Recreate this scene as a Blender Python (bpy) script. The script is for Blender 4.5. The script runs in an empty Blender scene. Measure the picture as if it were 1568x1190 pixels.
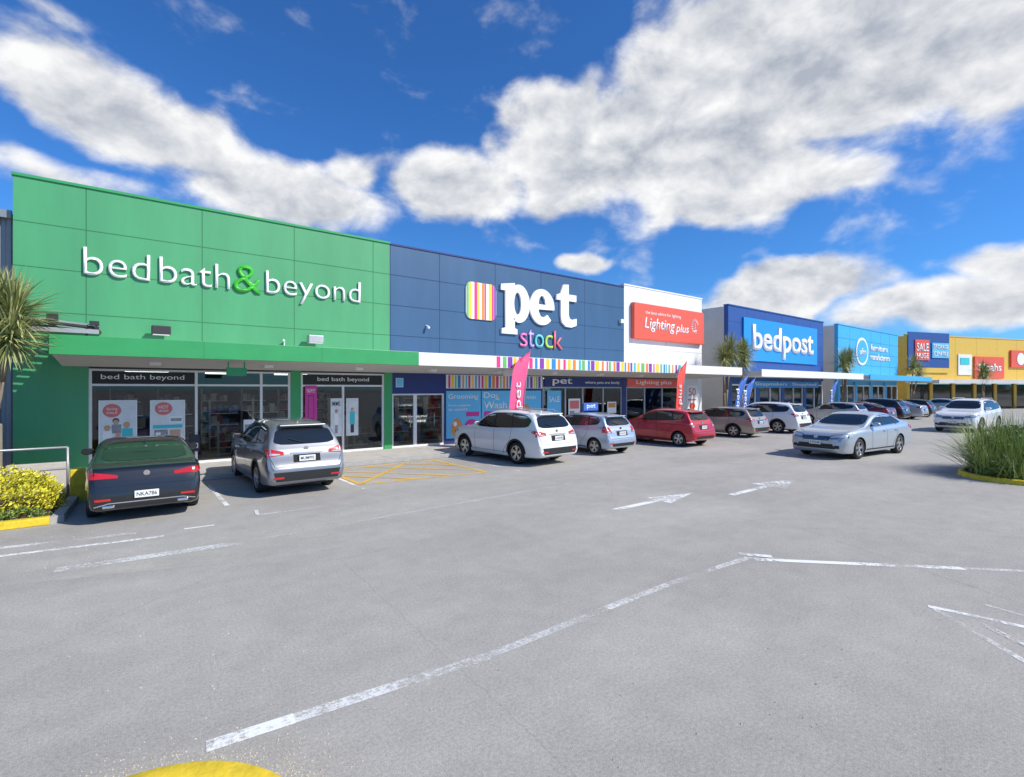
import bpy, bmesh, math, random
from mathutils import Vector, Matrix
from mathutils.bvhtree import BVHTree
random.seed(7)
R=math.radians
scene=bpy.context.scene
COL=scene.collection

def nmat(name,col,rough=.6,metal=0.,var=0.,vscale=3.,bump=0.,bscale=40.,coat=0.,spec=.5,streak=False,emit=0.):
    m=bpy.data.materials.new(name); m.use_nodes=True
    nt=m.node_tree; N=nt.nodes; L=nt.links
    b=N['Principled BSDF']
    b.inputs['Base Color'].default_value=(*col,1); b.inputs['Roughness'].default_value=rough
    b.inputs['Metallic'].default_value=metal; b.inputs['Coat Weight'].default_value=coat
    b.inputs['Coat Roughness'].default_value=.04
    b.inputs['Specular IOR Level'].default_value=spec
    if emit: 
        b.inputs['Emission Color'].default_value=(*col,1); b.inputs['Emission Strength'].default_value=emit
    if var or bump:
        tc=N.new('ShaderNodeTexCoord')
    if var:
        n=N.new('ShaderNodeTexNoise'); n.inputs['Scale'].default_value=vscale; n.inputs['Detail'].default_value=6; n.inputs['Roughness'].default_value=.65
        if streak:
            mp=N.new('ShaderNodeMapping'); mp.inputs['Scale'].default_value=(1,1,.18); L.new(tc.outputs['Object'],mp.inputs[0]); L.new(mp.outputs[0],n.inputs['Vector'])
        else: L.new(tc.outputs['Object'],n.inputs['Vector'])
        mr=N.new('ShaderNodeMapRange'); mr.inputs[1].default_value=.25; mr.inputs[2].default_value=.75
        mr.inputs[3].default_value=1-var; mr.inputs[4].default_value=1+var
        L.new(n.outputs['Fac'],mr.inputs[0])
        vm=N.new('ShaderNodeVectorMath'); vm.operation='SCALE'; vm.inputs[0].default_value=col; L.new(mr.outputs[0],vm.inputs['Scale'])
        L.new(vm.outputs[0],b.inputs['Base Color'])
    if bump:
        n2=N.new('ShaderNodeTexNoise'); n2.inputs['Scale'].default_value=bscale; n2.inputs['Detail'].default_value=4; L.new(tc.outputs['Object'],n2.inputs['Vector'])
        bp=N.new('ShaderNodeBump'); bp.inputs['Strength'].default_value=bump; bp.inputs['Distance'].default_value=.01
        L.new(n2.outputs['Fac'],bp.inputs['Height']); L.new(bp.outputs[0],b.inputs['Normal'])
    return m

def glass_mat(name,tint=(.66,.70,.71)):
    m=bpy.data.materials.new(name); m.use_nodes=True
    nt=m.node_tree;N=nt.nodes;L=nt.links
    N.remove(N['Principled BSDF']); out=N['Material Output']
    t=N.new('ShaderNodeBsdfTransparent'); t.inputs[0].default_value=(*tint,1)
    g=N.new('ShaderNodeBsdfGlossy'); g.inputs['Roughness'].default_value=.02; g.inputs[0].default_value=(.9,.95,1,1)
    f=N.new('ShaderNodeFresnel'); f.inputs[0].default_value=1.5
    mx=N.new('ShaderNodeMixShader'); L.new(f.outputs[0],mx.inputs[0]); L.new(t.outputs[0],mx.inputs[1]); L.new(g.outputs[0],mx.inputs[2]); L.new(mx.outputs[0],out.inputs[0])
    return m

def worn_paint(name,col,thr=.5,scale=9.,soft=.08,amax=1.):
    m=bpy.data.materials.new(name); m.use_nodes=True
    nt=m.node_tree;N=nt.nodes;L=nt.links
    b=N['Principled BSDF']; b.inputs['Base Color'].default_value=(*col,1); b.inputs['Roughness'].default_value=.8
    out=N['Material Output']; tc=N.new('ShaderNodeTexCoord')
    n=N.new('ShaderNodeTexNoise'); n.inputs['Scale'].default_value=scale; n.inputs['Detail'].default_value=10; n.inputs['Roughness'].default_value=.8
    L.new(tc.outputs['Object'],n.inputs['Vector'])
    n3=N.new('ShaderNodeTexNoise'); n3.inputs['Scale'].default_value=1.1; n3.inputs['Detail'].default_value=3; L.new(tc.outputs['Object'],n3.inputs['Vector'])
    ad=N.new('ShaderNodeMath'); ad.operation='MULTIPLY_ADD'; L.new(n3.outputs['Fac'],ad.inputs[0]); ad.inputs[1].default_value=.7; 
    a2=N.new('ShaderNodeMath'); a2.operation='SUBTRACT'; L.new(n.outputs['Fac'],a2.inputs[0]); a2.inputs[1].default_value=.35; L.new(a2.outputs[0],ad.inputs[2])
    mr=N.new('ShaderNodeMapRange'); mr.inputs[1].default_value=thr-soft; mr.inputs[2].default_value=thr+soft; mr.inputs[4].default_value=amax; L.new(ad.outputs[0],mr.inputs[0])
    t=N.new('ShaderNodeBsdfTransparent'); mx=N.new('ShaderNodeMixShader')
    L.new(mr.outputs[0],mx.inputs[0]); L.new(t.outputs[0],mx.inputs[1]); L.new(b.outputs[0],mx.inputs[2]); L.new(mx.outputs[0],out.inputs[0])
    return m

def asphalt():
    m=bpy.data.materials.new('asphalt'); m.use_nodes=True
    nt=m.node_tree;N=nt.nodes;L=nt.links;b=N['Principled BSDF'];b.inputs['Roughness'].default_value=.9;b.inputs['Specular IOR Level'].default_value=.2
    tc=N.new('ShaderNodeTexCoord')
    def noise(s,d,r=.6,sc=None):
        n=N.new('ShaderNodeTexNoise'); n.inputs['Scale'].default_value=s;n.inputs['Detail'].default_value=d;n.inputs['Roughness'].default_value=r
        if sc:
            mp=N.new('ShaderNodeMapping'); mp.inputs['Scale'].default_value=sc; L.new(tc.outputs['Object'],mp.inputs[0]); L.new(mp.outputs[0],n.inputs['Vector'])
        else: L.new(tc.outputs['Object'],n.inputs['Vector'])
        return n
    def mrange(src,a,b_,c,d):
        r=N.new('ShaderNodeMapRange'); r.inputs[1].default_value=a;r.inputs[2].default_value=b_;r.inputs[3].default_value=c;r.inputs[4].default_value=d;L.new(src,r.inputs[0]);return r.outputs[0]
    def mul(a,c):
        x=N.new('ShaderNodeMath');x.operation='MULTIPLY';L.new(a,x.inputs[0]);L.new(c,x.inputs[1]);return x.outputs[0]
    v=mrange(noise(.25,6,.62).outputs['Fac'],.3,.7,.86,1.08)
    v=mul(v,mrange(noise(.5,4,.6,(.12,1,1)).outputs['Fac'],.35,.65,.93,1.05))
    v=mul(v,mrange(noise(2.6,5,.7).outputs['Fac'],.3,.7,.92,1.07))
    v=mul(v,mrange(noise(38,5,.85).outputs['Fac'],.3,.7,.70,1.28))
    v=mul(v,mrange(noise(150,2,.8).outputs['Fac'],.3,.7,.66,1.28))
    dn=noise(2.2,5,.7); 
    mx=N.new('ShaderNodeMix'); mx.data_type='VECTOR'; mx.inputs[0].default_value=.12
    L.new(tc.outputs['Object'],mx.inputs[4]); L.new(dn.outputs['Color'],mx.inputs[5])
    vo=N.new('ShaderNodeTexVoronoi'); vo.feature='DISTANCE_TO_EDGE'; vo.inputs['Scale'].default_value=.11; L.new(mx.outputs[1],vo.inputs['Vector'])
    v=mul(v,mrange(vo.outputs['Distance'],.0,.0009,.84,1.))
    for s_,r0,r1,c in ((.7,.01,.06,.84),(4.5,.03,.06,.72),(6.3,.03,.06,1.35)):
        o=N.new('ShaderNodeTexVoronoi'); o.inputs['Scale'].default_value=s_; L.new(tc.outputs['Object'],o.inputs['Vector'])
        v=mul(v,mrange(o.outputs['Distance'],r0,r1,c,1.))
    sc=N.new('ShaderNodeVectorMath'); sc.operation='SCALE'; sc.inputs[0].default_value=(.425,.402,.366); L.new(v,sc.inputs['Scale']); L.new(sc.outputs[0],b.inputs['Base Color'])
    bp=N.new('ShaderNodeBump'); bp.inputs['Strength'].default_value=.6; bp.inputs['Distance'].default_value=.008
    L.new(noise(90,4,.8).outputs['Fac'],bp.inputs['Height']); L.new(bp.outputs[0],b.inputs['Normal'])
    return m

M={}
M['asphalt']=asphalt()
M['green']=nmat('green_panel_paint',(.070,.33,.140),.45,var=.12,vscale=.9,bump=.06,bscale=6,streak=True)
M['green2']=nmat('green_fascia_paint',(.040,.33,.105),.4,var=.08,vscale=1.5)
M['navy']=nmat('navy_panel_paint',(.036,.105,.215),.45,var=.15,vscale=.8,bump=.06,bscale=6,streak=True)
M['navyd']=nmat('navy_dark_paint',(.016,.03,.16),.5,var=.08)
M['joint_g']=nmat('joint_green',(.03,.17,.07),.8)
M['joint_n']=nmat('joint_navy',(.014,.035,.10),.8)
M['whitewall']=nmat('white_wall_paint',(.76,.77,.78),.6,var=.06,vscale=1.2,streak=True)
M['white']=nmat('white_paint',(.8,.8,.8),.5,var=.04)
M['whitetxt']=nmat('white_acrylic',(.86,.86,.86),.35)
M['red']=nmat('red_sign',(.78,.11,.06),.4,var=.04)
M['soffit']=nmat('soffit_panel',(.74,.72,.68),.7,var=.05)
M['darkmetal']=nmat('dark_metal',(.05,.05,.05),.5,metal=.4)
M['steel']=nmat('galvanised_steel',(.45,.46,.47),.5,metal=.6,var=.1)
M['black']=nmat('black_plastic',(.014,.014,.015),.55)
M['concrete']=nmat('concrete',(.50,.475,.44),.85,var=.16,vscale=2.5,bump=.3,bscale=60)
M['kerb']=nmat('kerb_concrete',(.38,.37,.35),.85,var=.18,vscale=4,bump=.3,bscale=50)
M['yellow']=nmat('yellow_kerb_paint',(.74,.53,.03),.7,var=.28,vscale=9,bump=.5,bscale=40)
M['greywall']=nmat('grey_concrete_wall',(.62,.60,.57),.8,var=.08,vscale=1)
M['corr']=nmat('corrugated_steel',(.26,.28,.30),.45,metal=.3,var=.06)
M['shopglass']=glass_mat('shop_glass')
M['int_floor']=nmat('interior_floor',(.3,.27,.24),.5)
M['int_ceil']=nmat('interior_ceiling',(.5,.5,.5),.8)
M['tube']=nmat('ceiling_light',(1,.97,.9),.5,emit=7.)
M['bark']=nmat('bark',(.22,.17,.12),.95,var=.3,vscale=9,bump=.8,bscale=30)
M['mulch']=nmat('mulch',(.09,.06,.04),.95,var=.4,vscale=14,bump=1,bscale=60)
def leafmat(name,c1,c2):
    m=bpy.data.materials.new(name); m.use_nodes=True
    nt=m.node_tree;N=nt.nodes;L=nt.links;b=N['Principled BSDF'];b.inputs['Roughness'].default_value=.5
    g=N.new('ShaderNodeNewGeometry'); r=N.new('ShaderNodeValToRGB'); r.color_ramp.elements[0].color=(*c1,1); r.color_ramp.elements[1].color=(*c2,1)
    L.new(g.outputs['Random Per Island'],r.inputs[0]); L.new(r.outputs[0],b.inputs['Base Color'])
    return m
M['cordy']=leafmat('cordyline_leaf',(.10,.15,.04),(.50,.50,.20))
M['ybush']=leafmat('golden_leaf',(.34,.36,.02),(.85,.74,.05))
M['gbush']=leafmat('green_leaf',(.05,.12,.02),(.24,.36,.08))
M['grassy']=leafmat('tussock_blade',(.09,.16,.03),(.46,.52,.14))
M['paintw']=worn_paint('worn_white_paint',(.80,.80,.78),.45,13)
M['paintm']=worn_paint('mid_worn_white_paint',(.78,.78,.76),.49,18,.1,.9)
M['paintw2']=worn_paint('very_worn_white_paint',(.74,.74,.72),.55,22,.12,.8)
M['painty']=worn_paint('worn_yellow_paint',(.74,.45,.07),.41,12)
M['patch']=worn_paint('light_scuffed_patch',(.64,.62,.55),.50,2.4,.25,.55)

def link(o,parent=None):
    COL.objects.link(o)
    if parent: o.parent=parent
    return o
def empty(name,loc=(0,0,0),rz=0):
    e=bpy.data.objects.new(name,None); e.location=loc; e.rotation_euler=(0,0,rz); e.empty_display_size=.3
    COL.objects.link(e); return e
def mesh_obj(name,verts,faces,mat,parent=None,smooth=False,mi=None):
    me=bpy.data.meshes.new(name); me.from_pydata([tuple(v) for v in verts],[],faces)
    for mm in (mat if isinstance(mat,(list,tuple)) else [mat]): me.materials.append(mm)
    if mi: me.polygons.foreach_set('material_index',mi)
    if smooth: me.polygons.foreach_set('use_smooth',[True]*len(me.polygons))
    me.update()
    return link(bpy.data.objects.new(name,me),parent)
class Geo:
    def __init__(s): s.v=[];s.f=[]
    def box(s,x0,x1,y0,y1,z0,z1):
        b=len(s.v); s.v+=[(x0,y0,z0),(x1,y0,z0),(x1,y1,z0),(x0,y1,z0),(x0,y0,z1),(x1,y0,z1),(x1,y1,z1),(x0,y1,z1)]
        s.f+=[(b,b+3,b+2,b+1),(b+4,b+5,b+6,b+7),(b,b+1,b+5,b+4),(b+1,b+2,b+6,b+5),(b+2,b+3,b+7,b+6),(b+3,b,b+4,b+7)]; return s
    def tube(s,p,q,r,n=10,r2=None):
        p=Vector(p);q=Vector(q);d=(q-p).normalized(); u=d.orthogonal().normalized(); w=d.cross(u); b=len(s.v); r2=r if r2 is None else r2
        for c,rr in((p,r),(q,r2)):
            for i in range(n):
                a=2*math.pi*i/n; s.v.append(tuple(c+u*math.cos(a)*rr+w*math.sin(a)*rr))
        for i in range(n):
            j=(i+1)%n; s.f.append((b+i,b+j,b+n+j,b+n+i))
        s.f.append(tuple(b+i for i in range(n))[::-1]); s.f.append(tuple(b+n+i for i in range(n))); return s
    def obj(s,name,mat,parent=None,bevel=0,smooth=False):
        o=mesh_obj(name,s.v,s.f,mat,parent,smooth)
        if bevel:
            m=o.modifiers.new('b','BEVEL'); m.width=bevel; m.segments=2; m.limit_method='ANGLE'
        return o
def box(name,x0,x1,y0,y1,z0,z1,mat,parent=None,bevel=0): return Geo().box(x0,x1,y0,y1,z0,z1).obj(name,mat,parent,bevel)

def text(name,body,x0,x1,y,zbase,ztop,mat,parent=None,ext=.03,bold=0.,shear=0.,space=1.):
    cu=bpy.data.curves.new(name,'FONT'); cu.body=body; cu.size=1; cu.extrude=.0; cu.offset=bold; cu.shear=shear; cu.resolution_u=4; cu.space_character=space
    o=bpy.data.objects.new(name,cu); COL.objects.link(o)
    dg=bpy.context.evaluated_depsgraph_get(); me=bpy.data.meshes.new_from_object(o.evaluated_get(dg)); 
    bpy.data.objects.remove(o)
    xs=[v.co.x for v in me.vertices]; ys=[v.co.y for v in me.vertices]
    if not xs: return None
    sx=(x1-x0)/(max(xs)-min(xs)); sy=(ztop-zbase)/(max(ys)-min(ys)); mx=min(xs); my=min(ys)
    bm=bmesh.new(); bm.from_mesh(me)
    for v in bm.verts: v.co=Vector((x0+(v.co.x-mx)*sx,0,zbase+(v.co.y-my)*sy))
    if ext:
        r=bmesh.ops.extrude_face_region(bm,geom=bm.faces[:]); 
        for v in [g for g in r['geom'] if isinstance(g,bmesh.types.BMVert)]: v.co.y-=ext
    bmesh.ops.recalc_face_normals(bm,faces=bm.faces[:])
    for v in bm.verts: v.co.y+=y
    bm.to_mesh(me); bm.free(); me.materials.clear(); me.materials.append(mat)
    ob=bpy.data.objects.new(name,me); return link(ob,parent)

def disc_xz(name,cx,cz,y,rx,rz,mat,parent,ext=.02,n=32):
    vs=[(cx+rx*math.cos(2*math.pi*i/n),y,cz+rz*math.sin(2*math.pi*i/n)) for i in range(n)]
    vs+=[(a,y-ext,c) for a,b,c in vs]
    fs=[tuple(range(n,2*n))]+[(i,(i+1)%n,n+(i+1)%n,n+i) for i in range(n)]
    return mesh_obj(name,vs,fs,mat,parent)
def glyph(name,loops,y,mat,parent,ext=.08):
    cu=bpy.data.curves.new(name,'CURVE'); cu.dimensions='2D'; cu.fill_mode='BOTH'
    for lp in loops:
        s=cu.splines.new('POLY'); s.points.add(len(lp)-1)
        for i,(a,b) in enumerate(lp): s.points[i].co=(a,b,0,1)
        s.use_cyclic_u=True
    cu.extrude=ext/2
    o=bpy.data.objects.new(name,cu); COL.objects.link(o)
    dg=bpy.context.evaluated_depsgraph_get(); me=bpy.data.meshes.new_from_object(o.evaluated_get(dg)); bpy.data.objects.remove(o)
    for v in me.vertices: v.co=Vector((v.co.x,y-ext/2-v.co.z,v.co.y))
    me.materials.clear(); me.materials.append(mat)
    return link(bpy.data.objects.new(name,me),parent)
def ell(cx,cz,rx,rz,a0=0,a1=360,n=28):
    return [(cx+rx*math.cos(R(a0+(a1-a0)*i/n)),cz+rz*math.sin(R(a0+(a1-a0)*i/n))) for i in range(n+(0 if abs(a1-a0)==360 else 1))]
def round_rect(cx,cz,w,h,r,n=6):
    pts=[]
    for (sx,sz,a0) in((1,1,0),(-1,1,90),(-1,-1,180),(1,-1,270)):
        for i in range(n+1):
            a=R(a0+90*i/n); pts.append((cx+sx*(w/2-r)+r*math.cos(a),cz+sz*(h/2-r)+r*math.sin(a)))
    return pts

# ------------------------------------------------------------ ground
ground=mesh_obj('ground',[(-900,-900,0),(1500,-900,0),(1500,900,0),(-900,900,0)],[(0,1,2,3)],M['asphalt'])
D=18.1
pv=empty('pavement')
box('paving',-1.0,70,15.55,D+.02,.001,.12,M['concrete'],pv)
box('kerb_edge',-1.0,70,15.4,15.55,.001,.125,M['kerb'],pv,.015)
g=Geo()
for i in range(36): g.box(-1+i*2,-.988+i*2,15.56,D,.1202,.1225)
g.obj('paving_joints',M['kerb'],pv)

def sheet(name,pts,mat,parent,z=.004):
    return mesh_obj(name,[(x,y,z) for x,y in pts],[tuple(range(len(pts)))],mat,parent)
def stripe(name,a,b,w,mat,parent,z=.004):
    a=Vector(a);b=Vector(b);d=(b-a).normalized();n=Vector((-d.y,d.x))*w/2
    return sheet(name,[a+n,b+n,b-n,a-n],mat,parent,z)
mk=empty('road_markings')
stripe('lane_line',(.45,3.95),(1.0,3.9),.13,M['paintw'],mk)
stripe('lane_line',(1.0,3.9),(2.6,3.75),.12,M['paintm'],mk)
stripe('lane_line',(2.6,3.75),(4.2,3.78),.10,M['paintw2'],mk)
stripe('lane_line',(4.2,3.78),(5.3,3.78),.10,M['paintm'],mk)
stripe('lane_line',(5.3,3.78),(6.1,3.75),.10,M['paintw2'],mk)
stripe('lane_line',(6.1,3.75),(7.1,3.68),.10,M['paintm'],mk)
stripe('lane_line',(7.05,3.6),(8.9,1.72),.12,M['paintw'],mk)
stripe('lane_line',(8.9,1.72),(10.5,.1),.09,M['paintw2'],mk)
stripe('lane_line',(7.1,3.85),(7.35,3.5),.12,M['paintw'],mk,.008)
stripe('bay_line',(7.05,1.66),(7.24,.75),.08,M['paintw'],mk)
stripe('bay_line',(7.02,1.6),(6.2,.70),.07,M['paintm'],mk)
stripe('bay_line',(6.95,1.2),(6.6,.72),.07,M['paintw'],mk,.008)
stripe('bay_line',(7.6,1.3),(7.5,.6),.05,M['paintw2'],mk)
def arrow(x0,x1,y,mk,hl=1.3,hw=.33):
    sheet('arrow_shaft',[(x0,y-.08),(x1-hl,y-.08),(x1-hl,y+.08),(x0,y+.08)],M['paintw'],mk)
    sheet('arrow_head',[(x1-hl,y-hw),(x1,y),(x1-hl,y+hw)],M['paintw'],mk,.0045)
arrow(7.7,10.4,6.75,mk); arrow(10.9,14.1,6.1,mk,1.5,.4)
stripe('edge_line',(-2.4,10.35),(.55,10.0),.11,M['paintw'],mk)
stripe('edge_line',(-2.4,10.9),(0.2,10.5),.14,M['paintm'],mk)
stripe('edge_line',(-.7,9.0),(1.5,8.85),.22,M['paintm'],mk)
stripe('edge_line',(1.5,8.85),(9.,9.3),.12,M['paintw2'],mk)
stripe('edge_line',(.85,10.3),(1.3,10.28),.07,M['paintw'],mk)
stripe('edge_line',(2.05,10.6),(3.75,10.5),.06,M['paintm'],mk)
stripe('edge_line',(2.05,10.62),(2.1,11.0),.06,M['paintw'],mk,.008)
for x in (1.72,4.6,): stripe('bay_line',(x,11.8),(x,14.6),.09,M['paintw'],mk)
for x in (9.2,12.7,16.3,21.3,26.3,31,36): stripe('bay_line',(x,11.6),(x,15.3),.09,M['paintm'],mk)
for k,(a,b) in enumerate((((4.75,15.1),(8.3,15.1)),((4.75,12.4),(8.3,12.0)),((4.75,12.4),(4.75,15.1)),((8.3,12.0),(8.3,15.1)),((4.75,15.0),(7.3,12.1)),((5.9,15.1),(8.2,12.6)),((4.8,13.9),(6.2,12.25)),((7.0,15.1),(8.3,13.7)),((4.8,12.5),(7.2,15.0)))):
    stripe('no_parking_hatch',a,b,.12,M['painty'],mk,.004+.0006*k)
sheet('scuffed_patch',[(-.9,8.6),(1,8.0),(3.0,8.8),(5.0,9.6),(5.2,10.4),(2.5,9.7),(.2,9.4)],M['patch'],mk,.0022)
sheet('scuffed_patch',[(-.3,8.55),(.5,8.3),(1.2,8.5),(.6,9.0)],M['patch'],mk,.003)
sheet('scuffed_patch',[(2.0,8.6),(2.6,8.4),(3.2,9.1),(2.5,9.5)],M['patch'],mk,.003)
g=Geo()
def stone(x,y,r):
    b=len(g.v); g.v+=[(x-r,y,0),(x,y-r*.8,0),(x+r,y,0),(x,y+r,0),(x,y,r)]
    g.f+=[(b,b+1,b+4),(b+1,b+2,b+4),(b+2,b+3,b+4),(b+3,b,b+4)]
for i in range(650):
    a=random.uniform(-.6,1.6); d=random.uniform(2.6,14); x=math.sin(a)*d; y=math.cos(a)*d
    if y>15.2: continue
    stone(x,y,random.uniform(.004,.012))
for i in range(1100):
    a=random.uniform(.2,2.4); d=.9+abs(random.gauss(0,.2)); stone(-.05+math.cos(a)*d,2.92+math.sin(a)*d,random.uniform(.003,.009))
g.obj('gravel',nmat('gravel_stone',(.45,.40,.31),.9,var=.5,vscale=8))

def disc_island(name,cx,cy,r,h=.12,kw=.3,inner=None,sx=1,sy=1,rot=0,n=64):
    e=empty(name)
    prof=[(r,0),(r-.012,h-.03),(r-.045,h),(r-kw,h),(r-kw,h-.03)]
    vs=[];fs=[]
    for i in range(n):
        a=2*math.pi*i/n
        for (q,z) in prof:
            x=(q-r+r*sx)*math.cos(a); y=(q-r+r*sy)*math.sin(a)
            vs.append((cx+x*math.cos(rot)-y*math.sin(rot),cy+x*math.sin(rot)+y*math.cos(rot),z))
    k=len(prof)
    for i in range(n):
        j=(i+1)%n
        for q in range(k-1): fs.append((i*k+q,j*k+q,j*k+q+1,i*k+q+1))
    mesh_obj('kerb_ring',vs,fs,M['yellow'],e,True)
    mesh_obj('infill',[vs[i*k+k-1] for i in range(n)],[tuple(range(n))],inner or M['concrete'],e)
    return e
disc_island('traffic_island_kerb',-.05,2.92,.88)

# ------------------------------------------------------------ foliage
def blades(name,clumps,mat,parent=None):
    vs=[];fs=[]
    for (cx,cy,cz,n,Ln,wd,e0,e1,dr,br) in clumps:
        for i in range(n):
            az=random.uniform(0,2*math.pi); el=R(random.uniform(e0,e1)); ln=Ln*random.uniform(.65,1.1)
            d=Vector((math.cos(az)*math.cos(el),math.sin(az)*math.cos(el),math.sin(el)))
            side=Vector((-math.sin(az),math.cos(az),0)); p=Vector((cx+random.gauss(0,br),cy+random.gauss(0,br),cz+random.uniform(-.08,.08)*ln))
            K=5; b=len(vs); w=wd*random.uniform(.6,1.1); dd=d.copy(); tw=random.uniform(-.5,.5)
            for k in range(K+1):
                t=k/K; ww=w*(1-t)**.7*(.55+.9*min(t*3,1)*.5)
                sd=(side+Vector((0,0,tw))).normalized()
                vs.append(tuple(p+sd*ww)); vs.append(tuple(p-sd*ww))
                p=p+dd*(ln/K); dd=(dd+Vector((0,0,-dr*(.3+t)))).normalized()
            for k in range(K): fs.append((b+2*k,b+2*k+1,b+2*k+3,b+2*k+2))
    return mesh_obj(name,vs,fs,mat,parent)
def cordyline(base,heads,tr=.09,name='cabbage_tree'):
    e=empty(name)
    g=Geo()
    cl=[]
    for (hx,hy,hz,r) in heads:
        pts=[Vector((base[0],base[1],0)),Vector((base[0]*.6+hx*.4+random.uniform(-.05,.05),base[1]*.6+hy*.4,hz*.5)),Vector((hx,hy,hz-.08))]
        P=[pts[0]]
        for t in (.25,.5,.75,1): P.append(pts[0]*(1-t)**2+pts[1]*2*t*(1-t)+pts[2]*t*t)
        for k in range(4): g.tube(P[k],P[k+1],tr*(1-.12*k),10,tr*(1-.12*(k+1)))
        cl.append((hx,hy,hz,190,r,.03,-5,88,.16,.03)); cl.append((hx,hy,hz-.05,130,r*.9,.03,-65,5,.12,.04))
    g.obj('trunk',M['bark'],e,smooth=True)
    blades('crown',cl,M['cordy'],e)
cordyline((-2.35,14.9),[(-1.75,14.6,3.95,1.0),(-2.0,15.0,4.2,.8),(-1.8,14.4,3.45,.85),(-2.3,14.7,3.8,.85)],.12)
cordyline((28.9,16.6),[(29.3,16.4,4.7,1.25),(29.9,16.8,4.1,1.1),(28.7,16.5,4.3,1.1)])
cordyline((30.9,16.6),[(30.9,16.5,4.2,1.2),(31.5,16.8,4.6,1.1),(30.5,16.3,4.7,1.0)])
cordyline((48.4,17.2),[(48.2,17.0,4.6,1.5),(49.2,17.2,4.1,1.3),(48.9,16.8,5.0,1.2)])
cordyline((67,17.3),[(66.9,17.,4.8,1.6),(68,16.8,4.2,1.4)])
cordyline((75.6,13.0),[(75.6,13.0,4.3,1.6),(76.4,12.9,3.9,1.3)])

def leafcloud(name,blobs,n,size,mat,parent=None):
    vs=[];fs=[]
    tot=sum(b[3]*b[4]*b[5] for b in blobs)
    for (cx,cy,cz,rx,ry,rz) in blobs:
        m=int(n*rx*ry*rz/tot)
        for i in range(m):
            d=Vector((random.gauss(0,1),random.gauss(0,1),random.gauss(0,1))).normalized()
            if d.z<-.3: d.z=-d.z
            r=random.uniform(.55,1.06)**.6*(1+.12*math.sin(d.x*7+cx*3)*math.cos(d.y*6+d.z*5))
            p=Vector((cx+d.x*rx*r,cy+d.y*ry*r,cz+d.z*rz*r))
            u=Vector((random.gauss(0,1),random.gauss(0,1),random.gauss(0,1)+.3)).normalized(); w=u.orthogonal().normalized(); q=u.cross(w)
            s=size*random.uniform(.6,1.3); b=len(vs)
            vs+=[tuple(p-w*s*.5),tuple(p+q*s*.32),tuple(p+w*s*.7),tuple(p-q*s*.32)]; fs.append((b,b+1,b+2,b+3))
    return mesh_obj(name,vs,fs,mat,parent)
li=empty('planted_island')
mesh_obj('mulch_bed',[(-6,12.25,.09),(-.95,12.25,.09),(-.75,14.9,.09),(-6,14.9,.09)],[(0,1,2,3)],M['mulch'],li)
g=Geo(); g.box(-6,-1.9,12.08,12.23,0,.13); g.obj('kerb_front',M['kerb'],li,.015)
g=Geo(); g.box(-1.9,-1.0,12.06,12.235,0.001,.135); g.obj('kerb_yellow',M['yellow'],li,.015)
g=Geo(); 
g.v+=[(-.998,12.07,0),(-.82,12.2,0),(-.68,14.9,0),(-.83,14.9,0),(-.98,12.3,0)]; g.v+=[(a,b,.135) for a,b,c in g.v[:5]]
g.f+=[(5,6,7,8,9)]+[(i,(i+1)%5,5+(i+1)%5,5+i) for i in range(5)]
g.obj('kerb_side',M['kerb'],li)
box('concrete_bollard',-.86,-.56,14.15,14.5,0,.68,M['yellow'],None,.02)
leafcloud('golden_hedge',[(-1.75,13.2,.3,.85,.75,.6),(-2.7,13.2,.3,.8,.8,.6),(-1.35,13.5,.25,.45,.7,.5),(-3.8,13.3,.3,.9,.8,.6),(-1.1,13.1,.15,.25,.35,.3)],15000,.05,M['ybush'])
leafcloud('groundcover_plants',[(-1.4,12.5,.1,.38,.24,.18),(-2.1,12.5,.12,.5,.22,.22),(-3.1,12.5,.1,.6,.2,.2)],2400,.04,M['gbush'])
ri=disc_island('planted_island',21.2,.7,2.2,.12,.16,M['mulch'],1.9,1.0,R(-38))
blades('tussock_grass',[(x,y,.1,270,h,.014,30,88,.18,.14) for x,y,h in ((18.3,3.05,.95),(18.7,2.5,1.2),(18.9,3.2,1.4),(19.3,2.7,1.5),(19.5,3.35,1.6),(20.0,2.9,1.7),(20.4,3.35,1.6),(18.6,1.9,1.0),(19.2,1.6,1.2),(20.6,2.3,1.7),(21.2,2.9,1.6),(19.9,2.1,1.5),(18.1,2.55,.7))],M['grassy'])
leafcloud('low_shrub',[(18.2,2.7,.2,.4,.45,.3),(18.9,2.1,.3,.6,.5,.45),(19.2,3.0,.4,.6,.45,.6),(20.1,2.7,.6,.7,.6,.75),(19.0,1.2,.3,.6,.6,.45)],10000,.06,M['gbush'])
leafcloud('distant_trees',[(130+random.uniform(-10,25),y,2.2,6,5,random.uniform(2.5,4.5)) for y in range(-70,12,6)],9000,.9,M['gbush'])

# ------------------------------------------------------------ main building
B=empty('retail_building')
ZT=7.87; ZC=3.02
def wallseg(name,x0,x1,z0,z1,mat,y0=D,th=.25): return box(name,x0,x1,y0,y0+th,z0,z1,mat,B)
wallseg('green_wall',-2.2,8.07,ZC,ZT,M['green'])
wallseg('navy_wall',8.07,21.5,ZC,ZT-.02,M['navy'])
wallseg('white_wall',21.5,28.9,ZC,ZT+.12,M['whitewall'])
box('roof',-2.2,28.9,D+.25,D+30,6.9,7.1,M['corr'],B)
box('side_wall',-2.2,-2.0,D+.25,D+30,0,7.4,M['greywall'],B)
box('end_wall',28.7,28.9,D+.25,D+30,0,7.6,M['greywall'],B)
box('coping_green',-2.23,8.07,D-.04,D+.3,ZT,ZT+.07,M['green2'],B)
box('coping_navy',8.07,21.48,D-.03,D+.3,ZT-.02,ZT+.04,M['navyd'],B)
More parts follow.
